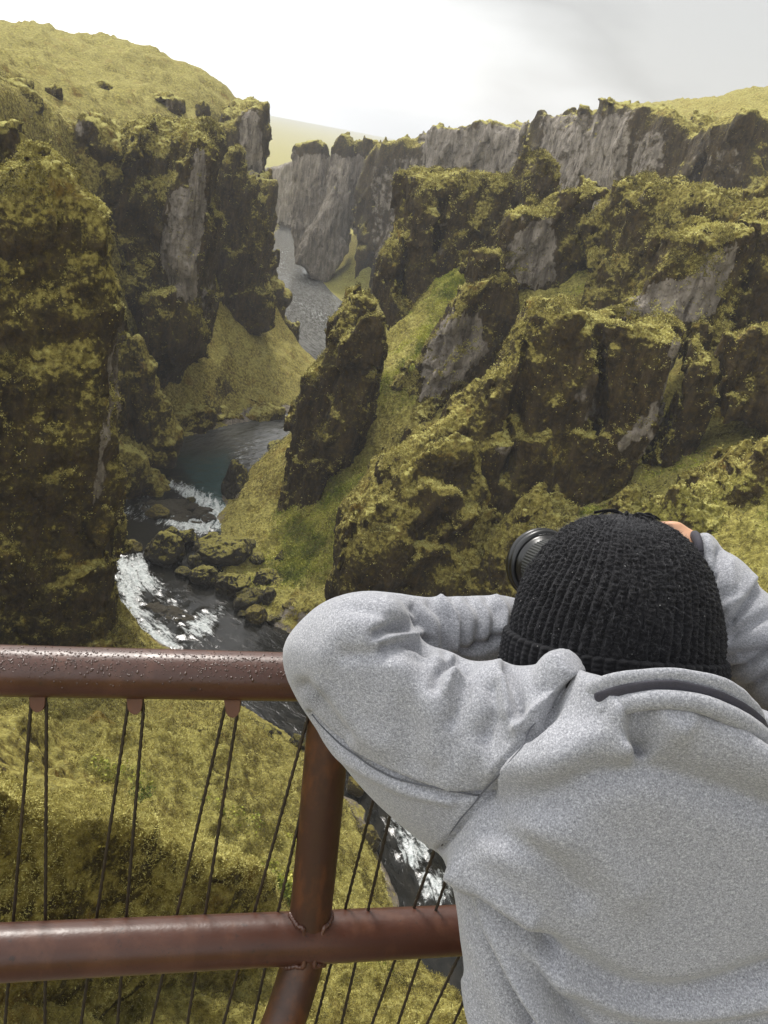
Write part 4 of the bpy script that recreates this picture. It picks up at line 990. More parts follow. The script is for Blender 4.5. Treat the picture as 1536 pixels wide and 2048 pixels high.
TORSO = [(1010, 1475), (965, 1580), (884, 1700), (897, 1755), (915, 1850), (928, 1920), (936, 1985), (940, 2060), (950, 2250), (960, 2450), (985, 2600), (1400, 2720), (1720, 2660), (1780, 2300), (1790, 2000), (1790, 1800), (1780, 1660), (1740, 1560), (1660, 1490), (1560, 1435), (1470, 1400), (1340, 1372), (1210, 1388), (1130, 1400), (1060, 1410)]
UPPER = [(563, 1300), (572, 1272), (600, 1238), (640, 1203), (690, 1184), (740, 1178), (790, 1184), (812, 1210), (828, 1250), (850, 1288), (905, 1298), (940, 1322), (985, 1320), (1003, 1312), (1030, 1332), (1090, 1326), (1118, 1346), (1135, 1385), (1200, 1420), (1260, 1500), (1180, 1640), (960, 1730), (880, 1712), (800, 1652), (740, 1598), (690, 1540), (625, 1448), (590, 1395), (566, 1342)]
FORE = [(640, 1215), (690, 1186), (740, 1178), (800, 1184), (850, 1195), (905, 1194), (960, 1192), (1010, 1190), (1080, 1205), (1085, 1300), (1030, 1345), (940, 1345), (800, 1360), (660, 1340)]
RFORE = [(1386, 1078), (1402, 1062), (1424, 1066), (1438, 1086), (1446, 1103), (1472, 1113), (1506, 1145), (1516, 1162), (1514, 1174), (1545, 1194), (1620, 1260), (1740, 1370), (1720, 1500), (1600, 1500), (1520, 1420), (1450, 1350), (1405, 1330), (1385, 1200)]
RUPPER = [(1560, 1230), (1700, 1300), (1850, 1400), (1950, 1520), (1900, 1700), (1780, 1720), (1640, 1560), (1560, 1450)]
FOLDS = [  # picture polyline, half width in px, height in m
    ([(1121, 1385), (1110, 1415), (1085, 1440), (1055, 1468)], 10, -0.010), ([(1092, 1350), (1102, 1385), (1085, 1415), (1040, 1455)], 16, 0.007),
    ([(1117, 1395), (1020, 1518), (968, 1589), (877, 1702)], 4, -0.006), ([(618, 1427), (689, 1498), (799, 1557), (903, 1589), (968, 1590)], 4, -0.006), ([(640, 1478), (689, 1518), (799, 1575), (900, 1602)], 9, 0.0025),
    ([(985, 1597), (1091, 1592), (1188, 1551), (1285, 1530), (1382, 1556), (1560, 1612)], 36, -0.010), ([(1000, 1548), (1100, 1534), (1190, 1484), (1275, 1476), (1390, 1500), (1560, 1560)], 46, 0.007),
    ([(1275, 1486), (1256, 1476)], 22, -0.018), ([(1262, 1455), (1288, 1496)], 16, -0.008), ([(1108, 1356), (1128, 1370), (1166, 1405), (1216, 1424), (1244, 1462), (1252, 1500)], 24, 0.017),
    ([(1330, 1455), (1400, 1462), (1480, 1500), (1560, 1560)], 30, 0.010), ([(1290, 1440), (1340, 1470)], 18, 0.008),
    ([(996, 1330), (1000, 1350)], 14, 0.002), ([(1018, 1330), (1030, 1372), (1040, 1430)], 11, -0.009), ([(985, 1372), (992, 1420), (975, 1470)], 15, -0.006), ([(1006, 1365), (1010, 1420)], 14, 0.005),
    ([(872, 1372), (880, 1340), (905, 1318), (935, 1330)], 11, -0.008), ([(890, 1375), (900, 1345), (925, 1345)], 12, 0.005), ([(930, 1350), (925, 1395), (905, 1440)], 14, -0.005),
    ([(755, 1268), (795, 1256), (832, 1250)], 11, -0.009), ([(770, 1293), (815, 1282), (858, 1284)], 10, -0.008), ([(760, 1280), (800, 1270), (845, 1268)], 9, 0.005), ([(690, 1310), (760, 1308), (850, 1310)], 14, -0.003),
    ([(700, 1215), (760, 1225), (800, 1245)], 12, -0.003), ([(610, 1375), (640, 1400), (690, 1470)], 15, -0.006), ([(640, 1380), (700, 1450), (760, 1490)], 22, 0.003),
    ([(700, 1250), (660, 1280), (640, 1330)], 24, 0.002), ([(800, 1330), (860, 1420), (870, 1500)], 30, 0.004), ([(850, 1330), (820, 1430), (830, 1520)], 24, -0.003), ([(940, 1500), (900, 1560)], 24, 0.003),
    ([(828, 1215), (850, 1248), (858, 1290)], 8, -0.006), ([(862, 1205), (888, 1240), (893, 1296)], 8, -0.007), ([(880, 1200), (908, 1236), (912, 1300)], 6, 0.006), ([(905, 1198), (928, 1240), (922, 1305)], 7, -0.006),
    ([(938, 1196), (962, 1230), (958, 1290)], 9, -0.006), ([(975, 1196), (992, 1225), (990, 1275)], 8, -0.006), ([(990, 1200), (1008, 1222), (1004, 1262)], 8, 0.006), ([(930, 1305), (975, 1290), (1005, 1272)], 7, -0.007),
    ([(905, 1742), (960, 1806), (1040, 1872), (1110, 1920)], 15, -0.010), ([(918, 1728), (985, 1788), (1060, 1840)], 20, 0.006), ([(915, 1745), (975, 1838), (1040, 1940), (1120, 2070)], 15, 0.013), ([(905, 1790), (955, 1880), (1010, 1980), (1060, 2070)], 14, -0.012), ([(950, 1800), (1020, 1900), (1100, 1990), (1170, 2060)], 13, -0.009),
    ([(935, 1960), (965, 2060)], 12, 0.006), ([(1100, 1905), (1253, 1982), (1382, 1994), (1560, 1945)], 24, -0.009), ([(1130, 1960), (1260, 2018), (1400, 2030), (1560, 1990)], 26, 0.006), ([(1150, 2010), (1300, 2050), (1560, 2040)], 18, -0.004),
    ([(1080, 1650), (1180, 1700), (1260, 1780)], 40, 0.004), ([(985, 1660), (1090, 1720), (1160, 1790)], 24, -0.005),
    ([(1480, 1470), (1510, 1490), (1545, 1525)], 10, -0.012), ([(1470, 1452), (1530, 1455)], 12, 0.007),
    ([(1440, 1345), (1490, 1335), (1560, 1290)], 5, -0.009), ([(1515, 1168), (1500, 1198), (1470, 1235), (1445, 1255)], 6, -0.008), ([(1508, 1160), (1480, 1192), (1450, 1215)], 9, 0.004), ([(1545, 1225), (1500, 1250), (1460, 1275)], 9, -0.006), ([(1560, 1290), (1500, 1310), (1450, 1320)], 10, -0.005),
    ([(1440, 1104), (1436, 1130), (1425, 1160)], 7, -0.006), ([(1460, 1130), (1462, 1170)], 10, 0.003), ([(1560, 1340), (1500, 1375), (1470, 1380)], 7, -0.007), ([(1430, 1070), (1444, 1100)], 6, -0.004),
]
def seg_d(u, v, pl):
    pl = spline(pl, 24) if len(pl) > 2 else np.asarray(pl, float)
    best = np.full(u.shape, 1e9)
    for a, b in zip(pl[:-1], pl[1:]):
        e = b-a; t = np.clip(((u-a[0])*e[0]+(v-a[1])*e[1])/(e@e+1e-9), 0, 1)
        best = np.minimum(best, np.hypot(u-a[0]-t*e[0], v-a[1]-t*e[1]))
    return best
def cloth_material():
    n = NT('grey_heather_fleece'); tc = n.n.new('ShaderNodeTexCoord').outputs['Object']
    a = n.noise(n.scale(tc, (1.0, 0.6, 1.0)), 680, 3, 0.75); b = n.noise(n.scale(tc, (0.6, 1.0, 1.0)), 460, 3, 0.7); c = n.noise(tc, 700, 2, 0.6); lg = n.noise(tc, 14, 3, 0.5)
    m = n.math('ADD', n.math('MULTIPLY', a, 0.6), n.math('MULTIPLY', b, 0.4))
    col = n.ramp(m, [(0.35, (0.115, 0.118, 0.134)), (0.46, (0.208, 0.212, 0.232)), (0.53, (0.272, 0.276, 0.298)), (0.65, (0.46, 0.466, 0.495))])
    w = n.attr('wet'); col = n.mix(n.math('MULTIPLY', w, n.rng(c, 0.35, 0.6)), col, (0.06, 0.062, 0.068))
    h = n.math('ADD', m, n.math('MULTIPLY', c, 0.5))
    return n.fin(col, 0.95, n.bump(h, 0.5, 0.0012), **{'Specular IOR Level': 0.1, 'Sheen Weight': 0.25, 'Sheen Roughness': 0.6})
def knit_material():
    n = NT('black_wool_knit'); tc = n.n.new('ShaderNodeTexCoord').outputs['Object']
    a = n.noise(tc, 500, 4, 0.75); v = n.voro(tc, 150)
    col = n.ramp(a, [(0.35, (0.0028, 0.0028, 0.0034)), (0.6, (0.008, 0.008, 0.0095)), (0.75, (0.022, 0.022, 0.025))])
    dot = n.math('MULTIPLY', n.rng(v, 0.12, 0.06), n.rng(n.noise(tc, 60, 2), 0.50, 0.58))
    col = n.mix(n.math('MULTIPLY', dot, 0.6), col, (0.42, 0.42, 0.42))
    return n.fin(col, 0.85, n.bump(a, 0.9, 0.002), **{'Specular IOR Level': 0.15, 'Sheen Weight': 0.12, 'Sheen Roughness': 0.4, 'Sheen Tint': (0.5, 0.5, 0.55, 1)})
def skin_material():
    n = NT('skin'); tc = n.n.new('ShaderNodeTexCoord').outputs['Object']
    col = n.ramp(n.noise(tc, 60, 4), [(0.3, (0.42, 0.22, 0.13)), (0.7, (0.52, 0.29, 0.175))])
    return n.fin(col, 0.5, n.bump(n.noise(tc, 400, 3), 0.3, 0.001), **{'Subsurface Weight': 0.1, 'Subsurface Radius': (0.01, 0.004, 0.002)})
def plain(name, col, rough=0.5, metal=0.0, sc=200, var=0.25):
    n = NT(name); tc = n.n.new('ShaderNodeTexCoord').outputs['Object']; f = n.noise(tc, sc, 3)
    return n.fin(n.ramp(f, [(0.3, tuple(x*(1-var) for x in col)), (0.7, tuple(x*(1+var) for x in col))]), rough, n.bump(f, 0.15, 0.0006), Metallic=metal)
FOOT = {}
def build_person():
    skin, cloth, knit = skin_material(), cloth_material(), knit_material()
    dark = plain('dark_tape', (0.030, 0.028, 0.038), 0.8, sc=600); denim = plain('dark_trouser_cloth', (0.022, 0.024, 0.03), 0.9, sc=300); shoe = plain('shoe_leather', (0.03, 0.022, 0.016), 0.6)
    # joints in the camera's axes
    hipc = Lp(1400, 2420, 1.04); kneeL = hipc + DOWN*0.44 - RGT*0.10 + FWD*0.05; kneeR = hipc + DOWN*0.44 + RGT*0.13 + FWD*0.05
    drop = lambda q: (to_w(q)[2]-(H-2.1))
    def ground(q, h): return q + DOWN*(drop(q)-h)
    ankL, ankR = ground(kneeL - FWD*0.05, 0.09), ground(kneeR - FWD*0.06, 0.09)
    toeL, toeR = ground(ankL + FWD*0.17 - RGT*0.03, 0.04), ground(ankR + FWD*0.17 + RGT*0.04, 0.04)
    neck0 = Lp(1330, 1480, 0.955); head = Lp(1234, 1225, 1.005)
    shL, shR = Lp(1090, 1540, 0.93), Lp(1650, 1610, 0.96); elL, elR = Lp(660, 1300, 1.005), Lp(1800, 1500, 1.02)
    wrL, wrR = Lp(1050, 1256, 1.19), Lp(1408, 1140, 1.095)
    cam_c = Lp(1190, 1165, 1.16)
    # ---------------- body: one continuous mesh
    B = Field((-0.16, -1.92, -1.62), (0.74, -0.0, -0.72), 0.0075)
    fdir = FWD*0.80 + DOWN*0.52 - RGT*0.32; fdir /= np.linalg.norm(fdir)          # where the face looks
    hx = np.cross(fdir, -DOWN); hx /= np.linalg.norm(hx); hu = np.cross(hx, fdir)
    HA = np.stack([hx, fdir, hu])
    B.ell(head, HA, (0.077, 0.096, 0.10), 0.01)
    B.ell(head + fdir*0.045 - hu*0.06, HA, (0.055, 0.055, 0.06), 0.03)             # jaw
    B.cap(head + fdir*0.095 + hu*0.005, head + fdir*0.118 - hu*0.035, 0.009, 0.014, 0.012)   # nose
    B.cap(head + fdir*0.092 - hu*0.065 - hx*0.02, head + fdir*0.092 - hu*0.065 + hx*0.02, 0.008, 0.008, 0.006)  # lips
    for s in (-1, 1):
        B.ell(head + hx*s*0.079 - hu*0.012 - fdir*0.005, HA, (0.010, 0.020, 0.032), 0.006)
        B.ell(head + fdir*0.083 + hx*s*0.032 + hu*0.012, HA, (0.018, 0.012, 0.011), 0.006, cut=True)
        B.ell(head + fdir*0.076 + hx*s*0.032 + hu*0.010, HA, (0.013, 0.013, 0.011), 0.002)
    B.cap(head - hu*0.07 - fdir*0.015, neck0, 0.052, 0.056, 0.03)
    chest = Lp(1330, 1750, 0.985); B.cap(neck0, chest, 0.060, 0.085, 0.05); B.cap(chest - RGT*0.07, chest + RGT*0.07, 0.08, 0.08, 0.05); B.cap(chest, hipc, 0.085, 0.10, 0.05)
    B.cap(hipc - RGT*0.07, hipc + RGT*0.07, 0.09, 0.09, 0.05)
    for sh, el, wr in ((shL, elL, wrL), (shR, elR, wrR)):
        B.cap(neck0, sh, 0.045, 0.045, 0.03); B.cap(sh, el, 0.038, 0.023, 0.012); B.cap(el, wr, 0.023, 0.019, 0.010)
    for h, kn, an, to in ((hipc - RGT*0.09, kneeL, ankL, toeL), (hipc + RGT*0.10, kneeR, ankR, toeR)):
        B.cap(h, kn, 0.082, 0.055, 0.04); B.cap(kn, an, 0.055, 0.036, 0.02); B.cap(an + DOWN*0.04, to, 0.034, 0.026, 0.02)
    # right hand over the grip, left hand under the lens: palm, four bent fingers and a thumb each
    def hand(wr, palm, k1, across, curl, lens, thumb):
        B.cap(wr, palm, 0.024, 0.027, 0.012)
        for q in np.linspace(-1, 1, 4): B.cap(palm, k1 + across*q*0.031, 0.020, 0.013, 0.008)
        for q, ln in zip(np.linspace(-1, 1, 4), lens):
            a = k1 + across*q*0.034; b = a + curl[0]*ln*0.45; c = b + curl[1]*ln*0.32; e = c + curl[2]*ln*0.23
            B.cap(a, b, 0.0105, 0.0095, 0.003); B.cap(b, c, 0.0095, 0.0085, 0.003); B.cap(c, e, 0.0085, 0.0075, 0.003)
        t0 = palm + thumb[0]; t1 = t0 + thumb[1]; t2 = t1 + thumb[2]
        B.cap(palm, t0, 0.016, 0.013, 0.006); B.cap(t0, t1, 0.012, 0.0105, 0.003); B.cap(t1, t2, 0.0105, 0.009, 0.003)
    X, Y, Z = np.eye(3); nrm = lambda a: np.asarray(a, float)/np.linalg.norm(a)
    hand(wrR, Lp(1373, 1100, 1.11), Lp(1342, 1086, 1.13), nrm([0.15, -0.75, -0.5]), [nrm([-0.6, 0.15, -0.75]), nrm([-0.75, -0.35, -0.3]), nrm([-0.6, -0.6, 0.2])], (0.070, 0.078, 0.082, 0.066), (np.array([-0.01, -0.03, 0.02]), np.array([-0.03, -0.012, 0.01]), np.array([-0.03, 0.0, 0.0])))
    hand(wrL, Lp(1098, 1236, 1.165), Lp(1118, 1216, 1.20), nrm([0.45, -0.2, -0.85]), [nrm([0.35, 0.55, -0.5]), nrm([0.2, 0.95, -0.1]), nrm([0.3, 0.9, 0.2])], (0.066, 0.076, 0.080, 0.070), (np.array([0.0, 0.025, 0.02]), np.array([0.01, 0.035, 0.0]), np.array([0.012, 0.028, -0.01])))
    V, Q = B.mesh(); V, Q = subdiv(V, Q)
    root_w = to_w((ankL+ankR)/2); root_w[2] = H-2.1
    def add(name, V, Q, mat, parent=None, T=None, attrs=None, smooth=True):
        o = mesh_np(name, to_w(V) - root_w, Q, mat, None, smooth, attrs, T)
        if parent is None: o.location = root_w
        else: o.parent = parent
        return o
    body = add('person', V, Q, skin)
    tag(body, 'person in grey sweatshirt and black knit hat, seen from behind, raising a camera', 'person')
    # ---------------- sweatshirt
    S = Field((-0.15, -1.06, -1.30), (0.74, -0.01, -0.72), 0.0062)
    S.pillow(TORSO, (1330, 1450, 0.898, 0.00004, 0.00010), 0.115, 1.05, 0.02)
    S.pillow(RUPPER, (1700, 1500, 1.0, 0.0, 0.0), 0.07, 1.0, 0.03)
    S.pillow(UPPER, (640, 1310, 0.965, -0.00013, 0.00003), 0.082, 1.0, 0.018)
    S.pillow(FORE, (640, 1270, 1.015, 0.00038, 0.0), 0.055, 1.0, 0.006)
    S.pillow(RFORE, (1400, 1120, 1.10, -0.00025, 0.0), 0.060, 1.0, 0.012)
    # opening for the neck
    nk = Lp(1330, 1405, 0.925)
    V, Q = S.mesh(); V, Q = subdiv(V, Q)
    d = -V[:, 2]; u = 768+F*V[:, 0]/d; v = 1024-F*V[:, 1]/d
    N = vnormals(V, Q); face = sst(-0.15, 0.35, (N*(-V/np.linalg.norm(V, axis=1, keepdims=True))).sum(1))
    disp = np.zeros(len(V)); und = d < 1.13
    for pl, wd, am in FOLDS:
        q = np.asarray(pl); m = (u > q[:, 0].min()-4*wd) & (u < q[:, 0].max()+4*wd) & (v > q[:, 1].min()-4*wd) & (v < q[:, 1].max()+4*wd)
        if not m.any(): continue
        dd = seg_d(u[m], v[m], pl)/wd; disp[m] += am*np.exp(-dd*dd*0.8)
    disp = np.where(d > 1.03, 1.4, 2.0)*disp*face; disp = np.clip(disp, -0.030, 0.034)
    soft = 0.0030*fbm(V, 0.11, 2)
    V = V + N*(disp + soft)[:, None]
    edge = 1 - sst(0.1, 0.6, face)
    V = relax(V, Q, 2, 0.3); V = relax(V, Q, 14, 0.5, edge)
    wet = np.maximum(sst(38, 4, np.hypot((u-632)*0.9+(v-1392)*0.5, (v-1392)*0.9)), 0)*0.8
    wet = np.maximum(wet, 0.8*sst(16, 3, np.hypot(u-1398, v-1082)))
    shirt = add('sweatshirt', V, Q, cloth, body, attrs={'wet': wet*face})
    # stitched seams laid on the cloth
    d = -V[:, 2]; u = 768+F*V[:, 0]/d; v = 1024-F*V[:, 1]/d; N2 = vnormals(V, Q); ok = ((N2*(-V)).sum(1) > 0.02) & (u > 560) & (u < 1300) & (v > 1300) & (v < 1760)
    Vo, uo, vo, do, No = V[ok], u[ok], v[ok], d[ok], N2[ok]
    seam_m = plain('seam_thread', (0.085, 0.087, 0.10), 0.95, sc=900)
    for pl in ([(1112, 1412), (1066, 1460), (1020, 1518), (968, 1589), (925, 1642), (884, 1692)], [(622, 1430), (660, 1470), (700, 1504), (750, 1535), (799, 1557), (850, 1575), (903, 1587), (968, 1590)]):
        pp = []
        for (a, b) in spline(pl, 60):
            e = (uo-a)**2 + (vo-b)**2; i = np.argsort(e)[:6]; i = i[np.argmin(do[i])]; pp.append(Vo[i] + No[i]*0.0002)
        pp = np.array(pp)
        for _ in range(12): pp[1:-1] = pp[1:-1]*0.5 + (pp[:-2]+pp[2:])*0.25
        s_ = sweep(pp, 0.0009, 6); add('seam', s_[0], s_[1], seam_m, shirt, T=s_[2])
    # stand collar: rolled outer edge, dark tape, lower roll, each a ring round the neck
    def ring(name, pts, rad, mat, squash, parent, seg=18):
        pts = [Lp(*q) for q in pts]; path = spline(pts + [pts[0]], 150)
        Vr, Qr, _ = sweep(path, rad, seg, False, squash, ups=-DOWN)
        w = Vr + 0.0012*fbm(Vr, 0.03, 3)[:, None]
        return add(name, w, Qr, mat, parent, attrs={'wet': np.zeros(len(w))})
    back = [(1545, 1500, 0.95), (1480, 1500, 1.03), (1340, 1480, 1.06), (1200, 1450, 1.0)]
    col = ring('collar', [(1120, 1450, 0.850), (1156, 1404, 0.838), (1190, 1381, 0.815), (1238, 1363, 0.798), (1306, 1355, 0.790), (1376, 1357, 0.790), (1446, 1376, 0.796), (1496, 1416, 0.811), (1524, 1462, 0.841)] + back, 0.0100, cloth, 0.60, shirt)
    ring('neck_tape', [(1130, 1455, 0.85), (1176, 1412, 0.825), (1200, 1400, 0.805), (1241, 1386, 0.794), (1306, 1375, 0.785), (1378, 1380, 0.785), (1449, 1403, 0.791), (1500, 1433, 0.804), (1528, 1462, 0.826)] + back, 0.0080, dark, 0.34, col)
    ring('collar_seam', [(1140, 1470, 0.85), (1190, 1430, 0.82), (1212, 1421, 0.803), (1262, 1406, 0.790), (1324, 1399, 0.781), (1396, 1407, 0.782), (1466, 1433, 0.789), (1510, 1460, 0.806), (1534, 1480, 0.836)] + back, 0.0096, cloth, 0.9, col)
    # dark binding on the right cuff
    cpts = [Lp(1386+10*math.cos(t)+2, 1102+30*math.sin(t), 1.092-0.03*math.cos(t)) for t in np.linspace(0, 2*np.pi, 40, endpoint=False)]
    path = np.array(cpts+[cpts[0]]); Vr, Qr, _ = sweep(path, 0.0075, 12, False, 0.7); add('cuff', Vr, Qr, dark, shirt)
    # ---------------- beanie
    b0, b1 = Lp(1226, 1296, 0.982), Lp(1230, 1078, 1.025)
    axd = b1-b0; axd = nrm(axd + np.array([0, 0, 0.045])); tov = nrm(-b0 - axd*((-b0)@axd)); sid = np.cross(axd, tov)
    NR = 64; nth = NR*12; nh = 210
    th = np.linspace(0, 2*np.pi, nth, endpoint=False)
    hgt = 0.156
    prof = []
    for s in np.linspace(0, 1, nh):
        a = s*math.pi/2*1.0
        r = math.cos(a)**0.77 if s < 1 else 0.0
        prof.append((0.1225*r, hgt*math.sin(a)**1.06))
    prof = np.array(prof); prof = np.concatenate([np.stack([np.full(30, prof[0, 0]) - 0.0, np.linspace(-0.045, -0.001, 30)], 1), prof])
    # resample by length
    L = np.r_[0, np.cumsum(np.hypot(*np.diff(prof, axis=0).T))]; t = np.linspace(0, L[-1]-0.004, 260)
    pr, ph = np.interp(t, L, prof[:, 0]), np.interp(t, L, prof[:, 1])
    dr_, dh_ = np.gradient(pr), np.gradient(ph); nl = np.hypot(dr_, dh_); nr, nh_ = dh_/nl, -dr_/nl
    TH, TT = np.meshgrid(th, t, indexing='ij'); R_ = np.broadcast_to(pr, TH.shape); Hh = np.broadcast_to(ph, TH.shape)
    tw = TH + 0.05*np.sin(TT*30) + 0.02*fbm(np.stack([np.cos(TH), np.sin(TH), TT*8], -1), 0.5, 3)
    rib = np.abs(np.cos(NR*tw/2))**0.8
    col_ = np.floor(NR*tw/(2*np.pi)+0.5); stitch = np.cos(2*np.pi*TT/0.0062 + 2.6*np.abs(((NR*tw/(2*np.pi)) % 1)-0.5)*2 + 6.28*np.modf(np.abs(np.sin(col_*12.9898)*43758.5))[0] + 3*fbm(np.stack([np.cos(TH)*R_, np.sin(TH)*R_, Hh], -1), 0.02, 2))
    lump = fbm(np.stack([np.cos(TH)*R_, np.sin(TH)*R_, Hh], -1)/1.0, 0.035, 3)
    small = fbm(np.stack([np.cos(TH)*R_, np.sin(TH)*R_, Hh], -1), 0.006, 2)
    amp = np.clip(R_/0.07, 0.15, 1)
    off = amp*(0.0034*(rib-0.6) + 0.0006*stitch*rib) + 0.0035*lump + 0.0016*small
    off = off + 0.004*sst(0.02, 0.0, R_)*np.cos(3*TH)
    ex, ey = 1.0, 1.02
    rad = R_ + off*nr; hh = Hh + off*nh_
    Vb = b0 + (np.sin(TH)*rad*ex)[..., None]*sid + (np.cos(TH)*rad*ey)[..., None]*tov + hh[..., None]*axd
    def grid_q(a, b):
        i = np.arange(a)[:, None]; j = np.arange(b-1)[None]; i2 = (i+1) % a
        return np.stack([i*b+j, i2*b+j, i2*b+j+1, i*b+j+1], -1).reshape(-1, 4)
    hat = add('beanie', Vb.reshape(-1, 3), grid_q(nth, len(t)), knit, body)
    # turned-up cuff, deeper ribs
    hs = np.linspace(0, 1, 60); prc = 0.1255 + 0.0045*np.sin(hs*np.pi)**0.5; phc = -0.052 + 0.060*hs
    prc[0] -= 0.006; prc[-1] -= 0.006; prc[-2] -= 0.0025
    TH, HS = np.meshgrid(th, hs, indexing='ij'); R_ = np.broadcast_to(prc, TH.shape)
    rib = np.abs(np.cos(NR*TH/2+0.4))**0.8
    q3 = np.stack([np.cos(TH)*R_, np.sin(TH)*R_, HS*0.060], -1)
    off = 0.0034*(rib-0.6) + 0.0008*np.cos(2*np.pi*HS*0.060/0.0056)*rib + 0.0035*fbm(q3, 0.04, 3) + 0.001*fbm(q3, 0.006, 2)
    rad = R_ + off; Vc = b0 + (np.sin(TH)*rad*ex)[..., None]*sid + (np.cos(TH)*rad*ey)[..., None]*tov + (np.broadcast_to(phc, TH.shape) + 0.002*np.sin(3*TH))[..., None]*axd
    add('brim', Vc.reshape(-1, 3), grid_q(nth, len(hs)), knit, hat)
    # loose wool fibres standing off the knit and the knotted yarn at the crown
    r = np.random.default_rng(5); n = 26000
    iv = r.integers(0, nth, n); jv = r.integers(2, len(t)-1, n); p0 = Vb[iv, jv]
    cen = b0 + axd*0.06; out = p0-cen; out /= np.linalg.norm(out, axis=1, keepdims=True)
    keep = (out @ tov > -0.4); p0, out = p0[keep], out[keep]; n = len(p0)
    tang = np.cross(out, r.normal(size=(n, 3))); tang /= np.linalg.norm(tang, axis=1, keepdims=True)
    ln = r.gamma(2.2, 0.0015, n)[:, None]; mid = p0 + out*ln*0.45 + tang*ln*0.4; end = p0 + out*ln*0.55 + tang*ln*1.15
    wv = np.cross(out, tang)*0.00011
    Vf = np.stack([p0-wv, p0+wv, mid-wv, mid+wv, end], 1).reshape(-1, 3); o5 = np.arange(n)[:, None]*5
    Qf = o5 + np.array([[0, 1, 3, 2]]); Tf = o5 + np.array([[2, 3, 4]])
    fz = plain('wool_fibre', (0.045, 0.045, 0.05), 0.6); o = add('wool_fuzz', Vf, Qf, fz, hat, T=Tf); o['kind'] = 'stuff'
    parts = []
    for k in range(12):
        a = r.uniform(0, 6.28); c0 = b0 + axd*(hgt+0.001) + (sid*math.cos(a)+tov*math.sin(a))*0.012
        dirn = nrm(sid*math.cos(a)*1.0 + tov*math.sin(a)*0.7 + axd*r.uniform(-0.25, 0.05)); up = axd*r.uniform(0.001, 0.006)
        parts.append(sweep(spline([c0-dirn*0.010, c0+up*0.5, c0+dirn*r.uniform(0.01, 0.02)+up, c0+dirn*r.uniform(0.02, 0.036)], 18), 0.0013, 7))
    m = merge(parts); add('yarn_knot', m[0], m[1], knit, hat, T=m[2])
    # a lock of dark hair under the hat, beside the collar
    parts = []
    for k in range(60):
        c0 = Lp(1138+r.normal(0, 9), 1352+r.normal(0, 8), 0.868+r.normal(0, 0.004)); e0 = c0 + np.array([r.normal(0, 0.006), -0.016+r.normal(0, 0.005), 0.004])
        parts.append(sweep(np.linspace(c0, e0, 6) + np.array([0.002, 0, 0.001])*np.sin(np.linspace(0, 3, 6))[:, None]*r.normal(), [0.0012]*4+[0.0008, 0.0002], 5))
    hm = plain('dark_hair', (0.012, 0.009, 0.007), 0.5); m = merge(parts); add('hair', m[0], m[1], hm, body, T=m[2])
    # ---------------- trousers and shoes, below the picture
    Tt = Field((0.05, -1.95, -1.62), (0.72, -0.78, -0.80), 0.010)
    Tt.cap(hipc + DOWN*0.05 - RGT*0.08, hipc + DOWN*0.05 + RGT*0.09, 0.098, 0.098, 0.05); Tt.cap(hipc - DOWN*0.06, hipc, 0.085, 0.09, 0.05)
    for h, kn, an in ((hipc - RGT*0.09, kneeL, ankL), (hipc + RGT*0.10, kneeR, ankR)):
        Tt.cap(h, kn, 0.10, 0.075, 0.03); Tt.cap(kn, an + DOWN*0.02, 0.075, 0.062, 0.02)
    V, Q = Tt.mesh(); V, Q = subdiv(V, Q); V = V + vnormals(V, Q)*(0.006*fbm(V, 0.08, 3))[:, None]; add('trousers', V, Q, denim, body)
    for an, to in ((ankL, toeL), (ankR, toeR)):
        f = Field(np.minimum(an, to)-0.12, np.maximum(an, to)+0.12, 0.006); f.cap(an - DOWN*0.03, an + DOWN*0.05, 0.050, 0.046, 0.02); f.cap(an + DOWN*0.045 - FWD*0.035, to, 0.044, 0.037, 0.02)
        w = to_w(f.p); f.f = np.maximum(f.f, (H-2.098) - w[..., 2])
        V, Q = f.mesh(); V, Q = subdiv(V, Q); add('shoe', V, Q, shoe, body)
    build_held_camera(cam_c)

